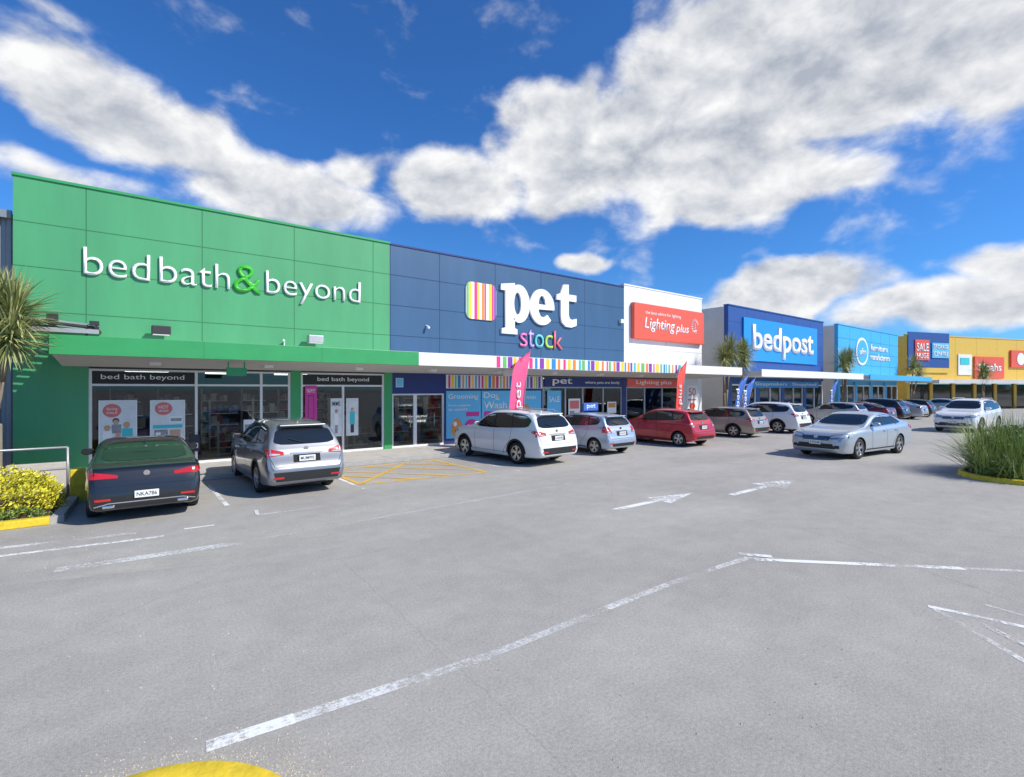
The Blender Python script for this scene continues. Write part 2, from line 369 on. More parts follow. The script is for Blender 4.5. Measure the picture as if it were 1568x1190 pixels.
box('coping_white',21.48,28.93,D-.03,D+.3,ZT+.12,ZT+.19,M['white'],B)
g=Geo()
for x in (-.76,1.96,4.63,7.40): g.box(x-.011,x+.011,D-.003,D-.001,3.3,ZT)
for z in (4.42,5.57,6.72): g.box(-2.2,8.06,D-.0035,D-.0005,z-.011,z+.011)
g.obj('panel_joints_green',M['joint_g'],B)
g=Geo()
for x in (10.2,12.96,15.6,18.5): g.box(x-.011,x+.011,D-.003,D-.001,3.3,ZT-.02)
for z in (4.42,5.57,6.72): g.box(8.09,21.49,D-.0035,D-.0005,z-.011,z+.011)
g.box(8.06,8.085,D-.004,D-.001,3.1,ZT)
g.obj('panel_joints_navy',M['joint_n'],B)
g=Geo()
g.box(25.189,25.211,D-.003,D-.001,3.3,ZT); g.box(21.52,28.9,D-.0035,D-.0005,4.589,4.611)
g.obj('panel_joints_white',M['kerb'],B)
wallseg('green_pier',-2.2,-.71,0,ZC,M['green'])
wallseg('green_pier',4.52,4.84,0,ZC,M['green2'],D-.02,.27)
wallseg('green_pier',7.84,8.15,0,ZC,M['green2'],D-.02,.27)
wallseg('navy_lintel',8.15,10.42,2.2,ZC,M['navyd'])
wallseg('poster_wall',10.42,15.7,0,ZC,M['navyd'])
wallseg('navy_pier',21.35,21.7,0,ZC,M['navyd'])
wallseg('white_pier',26.5,28.9,0,ZC,M['whitewall'])
CY=15.4; CB=3.18; CT=3.62
g=Geo(); g.v+=[(-1.25,CY,CB),(28.6,CY,CB),(28.6,D,3.0),(-1.25,D,3.0),(-1.25,CY,3.55),(28.6,CY,3.55),(28.6,D,3.46),(-1.25,D,3.46)]
g.f+=[(0,3,2,1),(4,5,6,7),(0,1,5,4),(1,2,6,5),(2,3,7,6),(3,0,4,7)]
g.obj('canopy_slab',M['soffit'],B)
g=Geo()
for i in range(17):
    y=CY+.12+i*.155; z=CB-(y-CY)/(D-CY)*(CB-3.0)-.004
    g.box(-1.24,28.59,y,y+.014,z-.005,z-.0005)
g.obj('soffit_battens',M['kerb'],B)
box('canopy_fascia_green',-1.29,7.86,CY-.06,CY-.002,CB-.01,CT,M['green2'],B,.008)
box('canopy_end_green',-1.31,-1.255,CY-.002,D,CB-.02,CT-.04,M['green2'],B)
box('canopy_fascia_white',7.86,28.65,CY-.06,CY-.002,CB-.01,CT-.01,M['white'],B,.008)
box('canopy_end_white',28.605,28.66,CY-.002,D,CB-.02,CT-.04,M['white'],B)
g=Geo()
for x in (1.7,4.7,): g.box(x-.004,x+.004,CY-.0625,CY-.0605,CB,CT-.01)
g.obj('fascia_joints',M['joint_g'],B)
cols=[(.75,.04,.22),(.85,.62,.03),(.15,.5,.12),(.03,.25,.6),(.8,.25,.03),(.25,.05,.4),(.05,.5,.55)]
CM=[nmat('stripe_colour',c,.5) for c in cols]
gs=[Geo() for _ in cols]; x=11.05;i=0
while x<22.5:
    w=random.choice((.09,.13,.17,.22)); gs[i%7].box(x,x+w,CY-.064,CY-.0605,CB+.005,CT-.025); x+=w+random.choice((.06,.12,.18)); i+=random.choice((1,2,3))
for k,gg in enumerate(gs):
    if gg.f: gg.obj('fascia_stripes',CM[k],B)
gs=[Geo() for _ in cols]; x=10.6;i=0
while x<15.6:
    w=random.choice((.07,.1,.14)); gs[i%7].box(x,x+w,D-.012,D-.006,2.42,2.95); x+=w+random.choice((.06,.09)); i+=random.choice((1,2,3))
box('stripe_backing',10.5,15.68,D-.005,D-.001,2.4,2.97,M['white'],B)
for k,gg in enumerate(gs):
    if gg.f: gg.obj('wall_stripes',CM[k],B)
g=Geo()
for x in (.6,3.4,6.2,9,12,15,18,21,24): g.box(x,x+.25,16.6,16.85,3.02,3.10)
g.obj('soffit_downlights',M['white'],B)
g=Geo(); g.box(2.3,2.8,15.9,16.0,2.75,2.98); g.tube((2.35,15.95,3.16),(2.35,15.95,2.9),.02); g.tube((2.75,15.95,3.16),(2.75,15.95,2.9),.02); g.obj('hanging_blade_sign',M['green2'],B)
def interior(x0,x1,tone,items):
    box('int_floor',x0,x1,D+.25,D+7,.0,.121,M['int_floor'],B)
    box('int_ceiling',x0,x1,D+.25,D+7,3.0,3.05,M['int_ceil'],B)
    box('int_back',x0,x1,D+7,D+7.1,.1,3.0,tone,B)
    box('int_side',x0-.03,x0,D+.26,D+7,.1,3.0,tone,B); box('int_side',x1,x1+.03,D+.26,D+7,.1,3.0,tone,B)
    g=Geo(); x=x0+.8
    while x<x1-.9:
        for y in (D+1.0,D+3.0): g.box(x,x+1.2,y,y+.12,2.93,2.98)
        x+=2.3
    g.obj('ceiling_tubes',M['tube'],B)
    mats=[nmat('stock_colour',c,.6) for c in items]; gg=[Geo() for _ in items]; sh=Geo()
    x=x0+.4
    while x<x1-.7:
        for (y,hh) in ((D+1.3,1.2),(D+3.4,1.9),(D+5.8,2.3)):
            for zz in [k*.42+.2 for k in range(int(hh/.42))]:
                sh.box(x,x+.9,y,y+.35,zz,zz+.025)
                xx=x+.03
                while xx<x+.8:
                    w=random.uniform(.07,.22); h=random.uniform(.12,.34); random.choice(gg).box(xx,xx+w,y+.02,y+.3,zz+.027,zz+.027+h); xx+=w+.02
            sh.box(x-.02,x,y,y+.35,.12,hh+.1)
        x+=1.45
    sh.obj('shelving',M['white'],B)
    for a,b_ in zip(gg,mats):
        if a.f: a.obj('shelf_stock',b_,B)
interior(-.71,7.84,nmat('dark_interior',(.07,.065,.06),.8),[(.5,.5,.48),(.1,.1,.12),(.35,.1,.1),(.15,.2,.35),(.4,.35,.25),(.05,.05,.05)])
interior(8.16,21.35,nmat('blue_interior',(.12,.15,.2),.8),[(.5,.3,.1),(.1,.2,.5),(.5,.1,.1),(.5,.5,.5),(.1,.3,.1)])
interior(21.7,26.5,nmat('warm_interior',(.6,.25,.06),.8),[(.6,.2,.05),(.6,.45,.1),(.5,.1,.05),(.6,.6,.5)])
def window(x0,x1,mull,ztr,frame,z0=.3,z1=2.95,name='shop_window',head=True):
    fy=D+.03
    g=Geo(); w=.035
    xs=[x0+w]+list(mull)+[x1-w]
    for x in xs: g.box(x-w,x+w,fy,fy+.1,.12,z1-.002)
    for a,b_ in zip(xs[:-1],xs[1:]):
        g.box(a+w,b_-w,fy+.003,fy+.097,z1-.06,z1-.003)
        if ztr: g.box(a+w,b_-w,fy+.003,fy+.097,ztr-.03,ztr+.03)
        g.box(a+w,b_-w,fy+.003,fy+.097,.121,z0)
    g.obj(name+'_frame',frame,B)
    box(name+'_glass',x0+.02,x1-.02,fy+.045,fy+.053,z0-.01,z1-.05,M['shopglass'],B)
    if head: box(name+'_head',x0,x1,D+.0,D+.25,z1,ZC,M['darkmetal'],B)
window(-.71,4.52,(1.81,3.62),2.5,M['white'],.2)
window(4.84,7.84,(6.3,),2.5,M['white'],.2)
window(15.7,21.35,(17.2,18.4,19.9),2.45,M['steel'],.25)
window(21.7,26.5,(23.3,24.9),2.45,M['steel'],.25)
window(8.15,10.42,(9.10,9.17,),None,M['white'],.2,2.2,'entry_door',False)
g=Geo()
for x in (8.35,9.4): g.tube((x+.55,D-.02,.9),(x+.55,D-.02,1.4),.012)
g.obj('door_handles',M['steel'],B)
for (a,b_) in ((-.64,1.76),(4.92,7.76)): box('transom_sign_band',a+.0,b_,D+.025,D+.07,2.531,2.88,M['black'],B)
box('transom_sign_band',15.8,21.3,D-.03,D+.02,2.48,2.93,M['navyd'],B)
box('transom_sign_band',21.75,26.5,D-.03,D+.02,2.48,2.93,M['red'],B)

for x0,x1 in ((.68,1.14),(4.98,5.47)):
    e=empty('wall_floodlight')
    g=Geo(); g.box(x0,x1,D-.45,D-.18,3.95,4.2); g.obj('housing',M['steel'] if x0>3 else M['darkmetal'],e,.02)
    g=Geo(); g.box(x0+.03,x1-.03,D-.44,D-.2,3.935,3.948); g.obj('lens',M['white'],e)
    g=Geo(); g.tube(((x0+x1)/2,D,4.1),((x0+x1)/2,D-.2,4.05),.025); g.obj('bracket',M['darkmetal'],e)
e=empty('steel_awning_frame')
g=Geo()
for y in (15.7,16.9): g.tube((-2.2,y,3.98),(-.42,y,3.84),.04)
for x,z in ((-2.15,3.98),(-1.35,3.92),(-.47,3.85)): g.tube((x,15.6,z),(x,D,z+.1),.04)
for x in (-1.6,-.65): g.tube((x,15.7,3.9),(x,15.7,3.5),.03)
g.box(-1.35,-1.15,15.55,15.7,3.95,4.12); g.box(-.6,-.42,15.6,15.75,3.9,4.0)
g.obj('frame_tubes',M['darkmetal'],e)
g=Geo()
for i in range(14):
    y=15.75+i*.165
    g.v+=[(-2.15,y,4.03+i*.006),(-.45,y,3.90+i*.006),(-.45,y+.09,3.94+i*.006),(-2.15,y+.09,4.07+i*.006)]; b=len(g.v)-4; g.f.append((b,b+1,b+2,b+3))
g.box(-2.2,-.42,15.61,15.64,3.70,3.80)
g.obj('louvres',M['steel'],e)

def poster(name,x0,x1,z0,z1,bg,items,y=D-.005,title=None):
    e=empty(name)
    box('sheet',x0,x1,y-.006,y,z0,z1,bg,e)
    w=x1-x0;h=z1-z0
    for k,(kind,a,b_,c,d_,m) in enumerate(items):
        yy=y-.0075-k*.0006
        if kind=='r': box('block',x0+a*w,x0+c*w,yy-.0004,yy,z0+b_*h,z0+d_*h,m,e)
        elif kind=='c': disc_xz('spot',x0+a*w,z0+b_*h,yy,c*w,d_*h,m,e,.0004)
        else: text('lettering',kind,x0+a*w,x0+c*w,yy,z0+b_*h,z0+d_*h,m,e,.0004,.01)
    return e
pk=nmat('poster_coral',(.75,.18,.16),.5); gy=nmat('poster_grey',(.3,.3,.32),.5,var=.5,vscale=9); sk=nmat('poster_skin',(.6,.36,.24),.5); pw=nmat('poster_white',(.88,.88,.87),.5)
mg=nmat('poster_magenta',(.65,.04,.32),.5); tq=nmat('poster_blue',(.14,.54,.85),.45); dkb=nmat('poster_dark',(.03,.03,.05),.5); tqd=nmat('poster_teal',(.05,.55,.6),.5)
orr=nmat('poster_orange',(.7,.3,.08),.5); pale=nmat('poster_pale',(.74,.75,.76),.5,var=.12,vscale=5)
fam=[('r',.03,.02,.97,.985,pale),('c',.34,.80,.24,.13,pk),('Spring',.2,.80,.48,.86,pw),('SALE',.2,.74,.48,.78,pw),
 ('c',.44,.60,.09,.055,dkb),('c',.44,.575,.075,.05,sk),('r',.33,.36,.58,.53,gy),('c',.22,.47,.085,.05,orr),('c',.22,.45,.07,.045,sk),('r',.1,.14,.34,.41,pw),
 ('c',.72,.52,.09,.055,orr),('c',.72,.50,.075,.05,sk),('r',.6,.2,.88,.45,tqd),('c',.5,.33,.07,.045,sk),('r',.38,.08,.62,.29,pk),('c',.84,.27,.06,.04,sk),('r',.76,.06,.93,.23,dkb),('r',.08,.03,.36,.14,gy)]
poster('window_poster',-.5,.36,.62,2.07,pw,fam,D+.028)
poster('window_poster',.66,1.52,.8,2.06,pw,[('r',.03,.02,.97,.985,pale),('c',.38,.80,.25,.15,pk),('HOT',.24,.80,.52,.88,pw),('deals',.24,.73,.52,.78,pw),('r',.55,.45,.93,.62,pw),('r',.58,.5,.9,.57,gy),('r',.08,.34,.92,.42,tqd),('r',.12,.10,.5,.31,gy),('r',.16,.14,.3,.25,pw),('r',.55,.12,.86,.3,sk),('r',.1,.04,.8,.07,gy)],D+.028)
poster('window_poster',5.85,6.25,.7,2.05,pale,[('c',.5,.66,.13,.045,dkb),('c',.5,.645,.11,.04,sk),('r',.33,.3,.67,.6,pw),('MIMS',.15,.8,.85,.92,dkb),('r',.38,.08,.62,.3,gy)],D+.028)
poster('window_poster',6.4,6.85,.7,2.05,pale,[('c',.5,.71,.13,.045,orr),('c',.5,.695,.11,.04,sk),('r',.3,.3,.7,.65,tqd),('r',.36,.08,.64,.3,dkb)],D+.028)
poster('window_poster',4.98,5.38,1.15,2.5,mg,[('MAXIMUM',.15,.82,.85,.92,pw),('r',.25,.15,.75,.75,dkb),('r',.3,.17,.7,.73,mg)],D+.022)
poster('window_poster',3.1,3.4,.9,1.4,pw,[('r',.1,.2,.9,.7,gy)],D+.028)
poster('window_poster',1.65,1.9,.5,1.0,dkb,[('r',.2,.2,.8,.5,pw)],D-.02)
poster('wash_poster',10.5,12.2,.35,2.3,tq,[('Grooming',.06,.80,.92,.94,pw),('from puppies',.06,.66,.7,.72,pw),('to seniors',.06,.58,.6,.64,pw),('c',.3,.2,.17,.17,orr),('c',.3,.33,.11,.09,orr),('c',.25,.30,.05,.05,pw),('c',.72,.24,.2,.15,mg),('$10',.6,.2,.84,.28,pw),('r',.56,.45,.95,.55,mg)])
poster('wash_poster',12.25,15.6,.35,2.3,tq,[('Dog',.03,.80,.28,.97,pw),('Wash',.03,.60,.40,.77,pw),('r',.03,.42,.3,.55,mg),('DIY DOG WASH',.45,.8,.9,.88,pw),('c',.72,.35,.10,.24,orr),('c',.72,.58,.07,.11,orr),('c',.70,.55,.025,.05,pw),('r',.5,.1,.62,.3,tqd),('r',.04,.1,.2,.35,pw),('c',.3,.2,.06,.12,mg)])
poster('window_poster',16.0,16.9,.5,2.3,tq,[('r',.1,.1,.5,.4,mg),('SALE',.1,.7,.9,.85,pw)],D+.018)
poster('window_poster',17.4,18.2,.9,1.9,pw,[('r',.1,.5,.9,.9,pk),('r',.1,.1,.5,.4,gy)],D+.028)
poster('window_poster',20.2,20.9,1.1,1.7,pw,[('r',.1,.5,.9,.9,orr)],D+.028)
poster('sale_poster',27.3,28.4,.9,2.6,pw,[('50',.15,.62,.85,.9,M['red']),('r',.1,.45,.9,.5,M['red']),('c',.5,.25,.3,.12,M['red'])])

s=empty('shop_name_sign')
grn=nmat('green_acrylic',(.05,.5,.03),.4)
text('letters_a','bed',-.82,.66,D-.03,5.50,6.25,M['whitetxt'],s,.04,-.010)
text('letters_b','bath',.88,2.70,D-.03,5.50,6.25,M['whitetxt'],s,.04,-.010)
text('letters_ampersand','&',2.80,3.60,D-.03,5.46,6.33,grn,s,.04,-.008)
text('letters_c','beyond',3.74,6.90,D-.03,5.27,6.25,M['whitetxt'],s,.04,-.010)
s=empty('shop_name_sign'); W=M['whitetxt']
glyph('letter_p',[[(13.21,7.0),(13.98,7.12),(13.98,6.88)]+ell(14.22,6.22,.62,.86,110,-125,20)+[(13.98,5.55),(13.98,5.1),(14.12,5.05),(14.12,4.83),(13.25,4.83),(13.25,5.05),(13.45,5.1),(13.45,6.74),(13.21,6.74)],ell(14.14,6.22,.2,.5)],D-.002,W,s,.1)
glyph('letter_e',[ell(15.6,6.2,.76,.84,-6,316,38)+[(15.93,5.86),(15.72,5.72),(15.5,5.76),(15.38,5.98),(15.38,6.08)],[(15.37,6.32),(15.41,6.56),(15.52,6.72),(15.66,6.72),(15.77,6.56),(15.8,6.32)]],D-.002,W,s,.1)
glyph('letter_t',[[(16.75,6.98),(16.95,7.42),(17.3,7.46),(17.3,6.98),(17.82,6.98),(17.82,6.66),(17.3,6.66),(17.3,5.98),(17.38,5.8),(17.55,5.76),(17.84,5.84),(17.84,5.5),(17.5,5.38),(17.12,5.4),(16.85,5.6),(16.78,5.9),(16.78,6.66),(16.5,6.66),(16.5,6.9)]],D-.002,W,s,.1)
for ch,x0,x1,zt,m in (('s',14.3,14.72,4.93,nmat('l_pink',(.8,.2,.45),.4)),('t',14.78,15.12,5.1,nmat('l_lilac',(.5,.35,.75),.4)),('o',15.17,15.72,4.93,nmat('l_teal',(.15,.6,.65),.4)),('c',15.8,16.28,4.93,nmat('l_lime',(.45,.7,.1),.4)),('k',16.36,16.92,5.15,nmat('l_red',(.8,.15,.2),.4))):
    text('letter_'+ch,ch,x0,x1,D-.03,4.3,zt,m,s,.05,-.004)
s=empty('striped_logo_sign')
pts=round_rect(12.2,6.12,1.55,1.56,.28)
n=len(pts)
vs=[(a,D-.002,b) for a,b in pts]+[(a,D-.06,b) for a,b in pts]
mesh_obj('logo_plate',vs,[tuple(range(n,2*n))]+[(i,(i+1)%n,n+(i+1)%n,n+i) for i in range(n)],M['whitetxt'],s)
def clipped_strip(x0,x1):
    bm=bmesh.new(); f=bm.faces.new([bm.verts.new((a,D-.066,b)) for a,b in pts])
    for px,nx in ((x0,-1),(x1,1)):
        bmesh.ops.bisect_plane(bm,geom=bm.verts[:]+bm.edges[:]+bm.faces[:],plane_co=(px,0,0),plane_no=(nx,0,0),clear_outer=True)
    me=bpy.data.meshes.new('logo_stripe'); bm.to_mesh(me); bm.free(); return me
x=11.44
for w,k in ((.12,2),(.14,1),(.13,None),(.16,0),(.1,1),(.12,None),(.14,4),(.1,0),(.13,None),(.15,1),(.12,0),(.12,5)):
    if k is not None:
        me=clipped_strip(x+.01,x+w-.01); me.materials.append(CM[k]); link(bpy.data.objects.new('logo_stripe',me),s)
    x+=w
s=empty('shop_name_sign')
box('sign_box',22.05,28.75,D-.25,D-.005,5.12,7.1,M['red'],s,.03)
text('letters_lighting','Lighting',22.9,25.7,D-.252,5.55,6.35,M['whitetxt'],s,.02,.006,.2)
text('letters_plus','plus',25.8,27.1,D-.252,5.58,6.2,M['whitetxt'],s,.02,.0,.2)
text('letters_small','the best advice for lighting',23.0,26.3,D-.252,6.5,6.72,M['whitetxt'],s,.01)
g=Geo()
for a in range(14):
    t=2*math.pi*a/14*.8+.4; c=(27.75,D-.26,6.2); g.tube((c[0]+.25*math.cos(t),c[1],c[2]+.3*math.sin(t)),(c[0]+.38*math.cos(t),c[1],c[2]+.45*math.sin(t)),.02,6)
g.tube((27.6,D-.26,5.85),(27.9,D-.26,5.95),.03); g.tube((27.75,D-.26,6.0),(27.75,D-.26,6.35),.02)
g.obj('lamp_emblem',M['whitetxt'],s)
s=empty('window_sign'); text('letters','bed bath beyond',-.45,1.5,D+.024,2.62,2.80,M['whitetxt'],s,.004)
s=empty('window_sign'); text('letters','bed bath beyond',5.4,7.25,D+.024,2.62,2.80,M['whitetxt'],s,.004)
s=empty('window_sign'); text('letters','pet',16.3,17.6,D-.031,2.53,2.90,M['whitetxt'],s,.01,.012); text('letters_small','where pets are family',18.5,21.1,D-.031,2.6,2.78,M['whitetxt'],s,.01)
s=empty('window_sign'); text('letters','Lighting plus',22.5,25.7,D-.031,2.58,2.86,M['whitetxt'],s,.01,.0)
s=empty('accessible_parking_sign'); box('plate',8.3,8.6,D-.03,D-.003,2.45,2.8,M['white'],s); box('plate_blue',8.32,8.58,D-.034,D-.031,2.47,2.78,tq,s)
g=Geo(); g.tube((9.6,D,4.9),(9.6,D-.12,4.85),.03); g.tube((9.6,D-.1,4.85),(9.62,D-.2,4.8),.05); g.tube((4.3,D-.05,3.6),(4.3,D-.05,3.95),.02); g.tube((4.3,D-.05,3.95),(4.25,D-.2,4.0),.03)
g.box(12.0,12.25,15.9,16.2,2.9,3.14); g.box(21.1,21.3,D-.15,D-.005,5.9,6.1); g.obj('camera_fittings',M['white'],B)

nb=empty('neighbour_shed')
g=Geo(); x=-12.
while x<-2.3:
    b=len(g.v)
    g.v+=[(x,D+.4,0),(x+.06,D+.34,0),(x+.12,D+.34,0),(x+.18,D+.4,0),(x+.24,D+.4,0)]
    g.v+=[(a,b2,6.95) for a,b2,c in g.v[b:b+5]]
    for k in range(4): g.f.append((b+k,b+k+1,b+k+6,b+k+5))
    x+=.24
g.obj('cladding',M['corr'],nb)
box('gutter',-12,-2.25,D+.2,D+.33,6.8,7.0,M['corr'],nb)
box('masonry_planter',-4.2,-2.15,15.6,16.3,0,1.6,nmat('tan_block',(.36,.31,.24),.9,var=.2,vscale=4,bump=.4,bscale=20),None,.02)
box('low_wall',-2.13,-1.02,16.5,16.7,0,.6,M['concrete'],None,.01)
e=empty('handrail'); g=Geo()
for z in (1.09,.62): g.tube((-4.4,15.05,z),(-.95,15.05,z),.024)
for x in (-4.2,-3.1,-2.05,-.95): g.tube((x,15.05,0),(x,15.05,1.09),.024)
g.obj('rails',M['steel'],e,smooth=True)

def feather(x,y,h,mat,txt=None,w=.6,yaw=0,lean=.4,name='feather_flag'):
    e=empty(name,(x,y,0),yaw)
    pole=[]; N=16
    for i in range(N+1):
        t=i/N; z=h*t; dx=lean*t**1.8; pole.append(Vector((dx,0,z)))
    g=Geo()
    for a,b_ in zip(pole[:-1],pole[1:]): g.tube(a,b_,.014,8)
    g.box(-.2,.2,-.2,.2,.001,.05)
    g.obj('pole',M['steel'],e)
    vs=[];fs=[]
    for i in range(5,N+1):
        t=(i-5)/(N-5); p=pole[i]; ww=w*(1-.1*t) if t<.65 else w*.93*math.sqrt(max(.0,1-((t-.65)/.35)**2))+.02
        for k in range(5): 
            u=k/4; vs.append((p.x-ww*u,.035*math.sin(u*4+t*5),p.z-(.15*u*t)))
    m=N-4
    for i in range(m-1):
        for k in range(4): fs.append((i*5+k,i*5+k+1,i*5+k+6,i*5+k+5))
    mesh_obj('banner',vs,fs,mat,e,True)
    if txt:
        tx=text('lettering',txt,0,1.0,0,0,.34,M['whitetxt'],e,.002,.008)
        tx.rotation_euler=(0,R(-90),0); tx.location=(.0,-.05,h*.42)
    return e
feather(12.05,15.08,3.9,nmat('flag_pink',(.88,.10,.25),.6),'pet',.74)
feather(22.25,15.05,3.8,nmat('flag_red',(.8,.08,.06),.6),'plus',.6)
fb=nmat('flag_blue',(.03,.12,.45),.6)
feather(27.6,15.0,3.3,fb,'bed',.7,0,1.1); feather(28.4,15.0,3.1,fb,'bed',.7,0,1.1)
feather(40.4,15.0,3.1,fb,'bed',.7,0,1.1)

rb=nmat('royal_blue_paint',(.02,.08,.30),.5,var=.08); sb=nmat('sky_blue_paint',(.05,.40,.72),.5,var=.06); sg=nmat('sign_blue',(.02,.28,.72),.4)
def shop(name,x0,x1,wallm,canm,zt=7.95,y=D,bays=4,lower=None):
    e=empty(name)
    box('facade',x0,x1,y,y+.3,3.0,zt,wallm,e)
    box('side_wall',x0-.01,x0+.29,y+.3,y+28,0,zt-.05,M['greywall'],e)
    box('roof',x0+.3,x1,y+.3,y+28,6.9,7.1,M['corr'],e)
    box('coping',x0-.04,x1+.02,y-.05,y+.33,zt,zt+.08,wallm,e)
    box('end_wall',x1-.3,x1,y+.3,y+28,0,zt-.1,M['greywall'],e)
    box('canopy',x0-1.0,x1+.5,15.4,y-.02,3.18,3.5,M['soffit'],e)
    box('canopy_fascia',x0-1.05,x1+.55,15.34,15.398,3.13,3.58,canm,e)
    g=Geo(); gl=Geo(); pr=Geo(); w=(x1-x0)/bays
    for i in range(bays):
        a=x0+i*w; pr.box(a,a+.5,y+.0,y+.3,0,2.998); gl.box(a+.55,a+w-.05,y+.12,y+.13,.3,2.6)
        for q in (a+.5,a+.5+(w-.5)/2,a+w-.07): g.box(q,q+.07,y+.05,y+.2,.12,2.65)
        g.box(a+.57,a+w-.07,y+.055,y+.19,2.6,2.7)
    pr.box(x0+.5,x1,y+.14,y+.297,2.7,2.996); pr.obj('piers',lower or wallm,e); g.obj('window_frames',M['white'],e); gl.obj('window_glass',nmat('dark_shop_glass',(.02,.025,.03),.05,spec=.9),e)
    j=Geo()
    for i in range(1,6): j.box(x0+(x1-x0)*i/6-.012,x0+(x1-x0)*i/6+.012,y-.003,y-.001,3.6,zt)
    for z in (4.6,5.75,6.9): j.box(x0+.02,x1,y-.0036,y-.0006,z-.012,z+.012)
    j.obj('panel_joints',M['navyd'] if wallm is rb else M['joint_n'],e)
    return e
b2=shop('bed_shop_building',32,47,rb,M['white'])
box('poster_strip',35,46,D-.03,D-.004,2.45,2.95,sg,b2)
text('strip_text','Sleepmakers   Sleepyhead',35.5,45.5,D-.031,2.55,2.85,M['whitetxt'],b2,.01)
s=empty('shop_name_sign'); box('sign_panel',33.8,45.5,D-.12,D-.006,4.35,7.3,sg,s); text('letters','bedpost',34.9,44.6,D-.121,4.55,6.9,M['whitetxt'],s,.08,.02)
b3=shop('furniture_shop_building',50.1,66,sb,sb,8.05)
s=empty('shop_name_sign'); disc_xz('logo_disc',55.6,5.9,D-.01,1.5,1.3,M['whitetxt'],s,.06,40); disc_xz('logo_core',55.6,5.9,D-.08,1.25,1.08,sb,s,.02,40); text('logo_text','ufm',54.8,56.4,D-.105,5.6,6.2,M['whitetxt'],s,.02,.01)
text('letters_a','furniture',57.8,62.6,D-.01,6.1,6.7,M['whitetxt'],s,.05,.01); text('letters_b','manufacturers',57.8,63.2,D-.01,5.2,5.8,M['whitetxt'],s,.05,.01)
yl=nmat('yellow_paint',(.74,.48,.07),.5,var=.06); 
Y=empty('yellow_retail_building',(70,18.1,0),math.atan2(-.322,.947))
box('facade',-.5,60,0,.3,3.0,8.4,yl,Y); box('side_wall',-.5,-.2,.3,26,0,8.3,yl,Y); box('roof',-.2,60,.3,26,7,7.2,M['corr'],Y)
box('coping',-.55,60,-.05,.33,8.4,8.5,yl,Y); box('navy_panel',-.4,6.4,-.1,-.003,4.7,8.75,rb,Y); box('yellow_band',-.4,6.4,-.16,-.103,4.2,4.75,yl,Y)
box('sign_red',.6,2.9,-.2,-.11,5.6,7.9,M['red'],Y); box('sign_blue',3.4,6.2,-.2,-.11,5.9,7.6,tq,Y)
text('t','SALE',.8,2.7,-.21,6.6,7.5,M['whitetxt'],Y,.03,.01); text('t','HUGE',.8,2.7,-.21,5.8,6.4,M['whitetxt'],Y,.03,.01); text('t','STORAGE',3.6,6.0,-.21,6.9,7.4,M['whitetxt'],Y,.03,.01); text('t','CENTRE',3.6,6.0,-.21,6.1,6.6,M['whitetxt'],Y,.03,.01)
box('sign_white',8.0,10.4,-.1,-.004,4.0,6.4,M['white'],Y); box('sign_green',8.3,9.9,-.14,-.101,5.2,6.0,tqd,Y)
box('sign_red',10.8,16.2,-.2,-.004,3.6,6.2,M['red'],Y); text('t','Noahs',11.4,15.6,-.21,4.5,5.4,M['whitetxt'],Y,.03,.01)
box('sign_red',17.6,30,-.2,-.004,5.0,7.1,M['red'],Y); disc_xz('logo',19.4,6.05,-.21,.75,.75,M['whitetxt'],Y,.03); text('t','Noel',20.6,28,-.21,5.4,6.7,M['whitetxt'],Y,.03,.01)
box('canopy',-.8,60,-3.4,-.02,3.0,3.3,M['soffit'],Y); box('canopy_fascia',-.85,60,-3.46,-3.401,2.95,3.4,M['greywall'],Y)
g=Geo();pr=Geo();j=Geo()
for i in range(16): pr.box(i*3.8-.5,i*3.8,0,.28,0,2.998); g.box(i*3.8,i*3.8+3.3,.12,.14,.2,2.9); j.box(i*3.8-.015,i*3.8+.015,-.003,-.001,3.3,8.4)
pr.obj('piers',yl,Y); g.obj('window_glass',nmat('dark_glass',(.03,.03,.035),.06,spec=.9),Y); j.obj('panel_joints',nmat('joint_yellow',(.4,.26,.04),.8),Y)

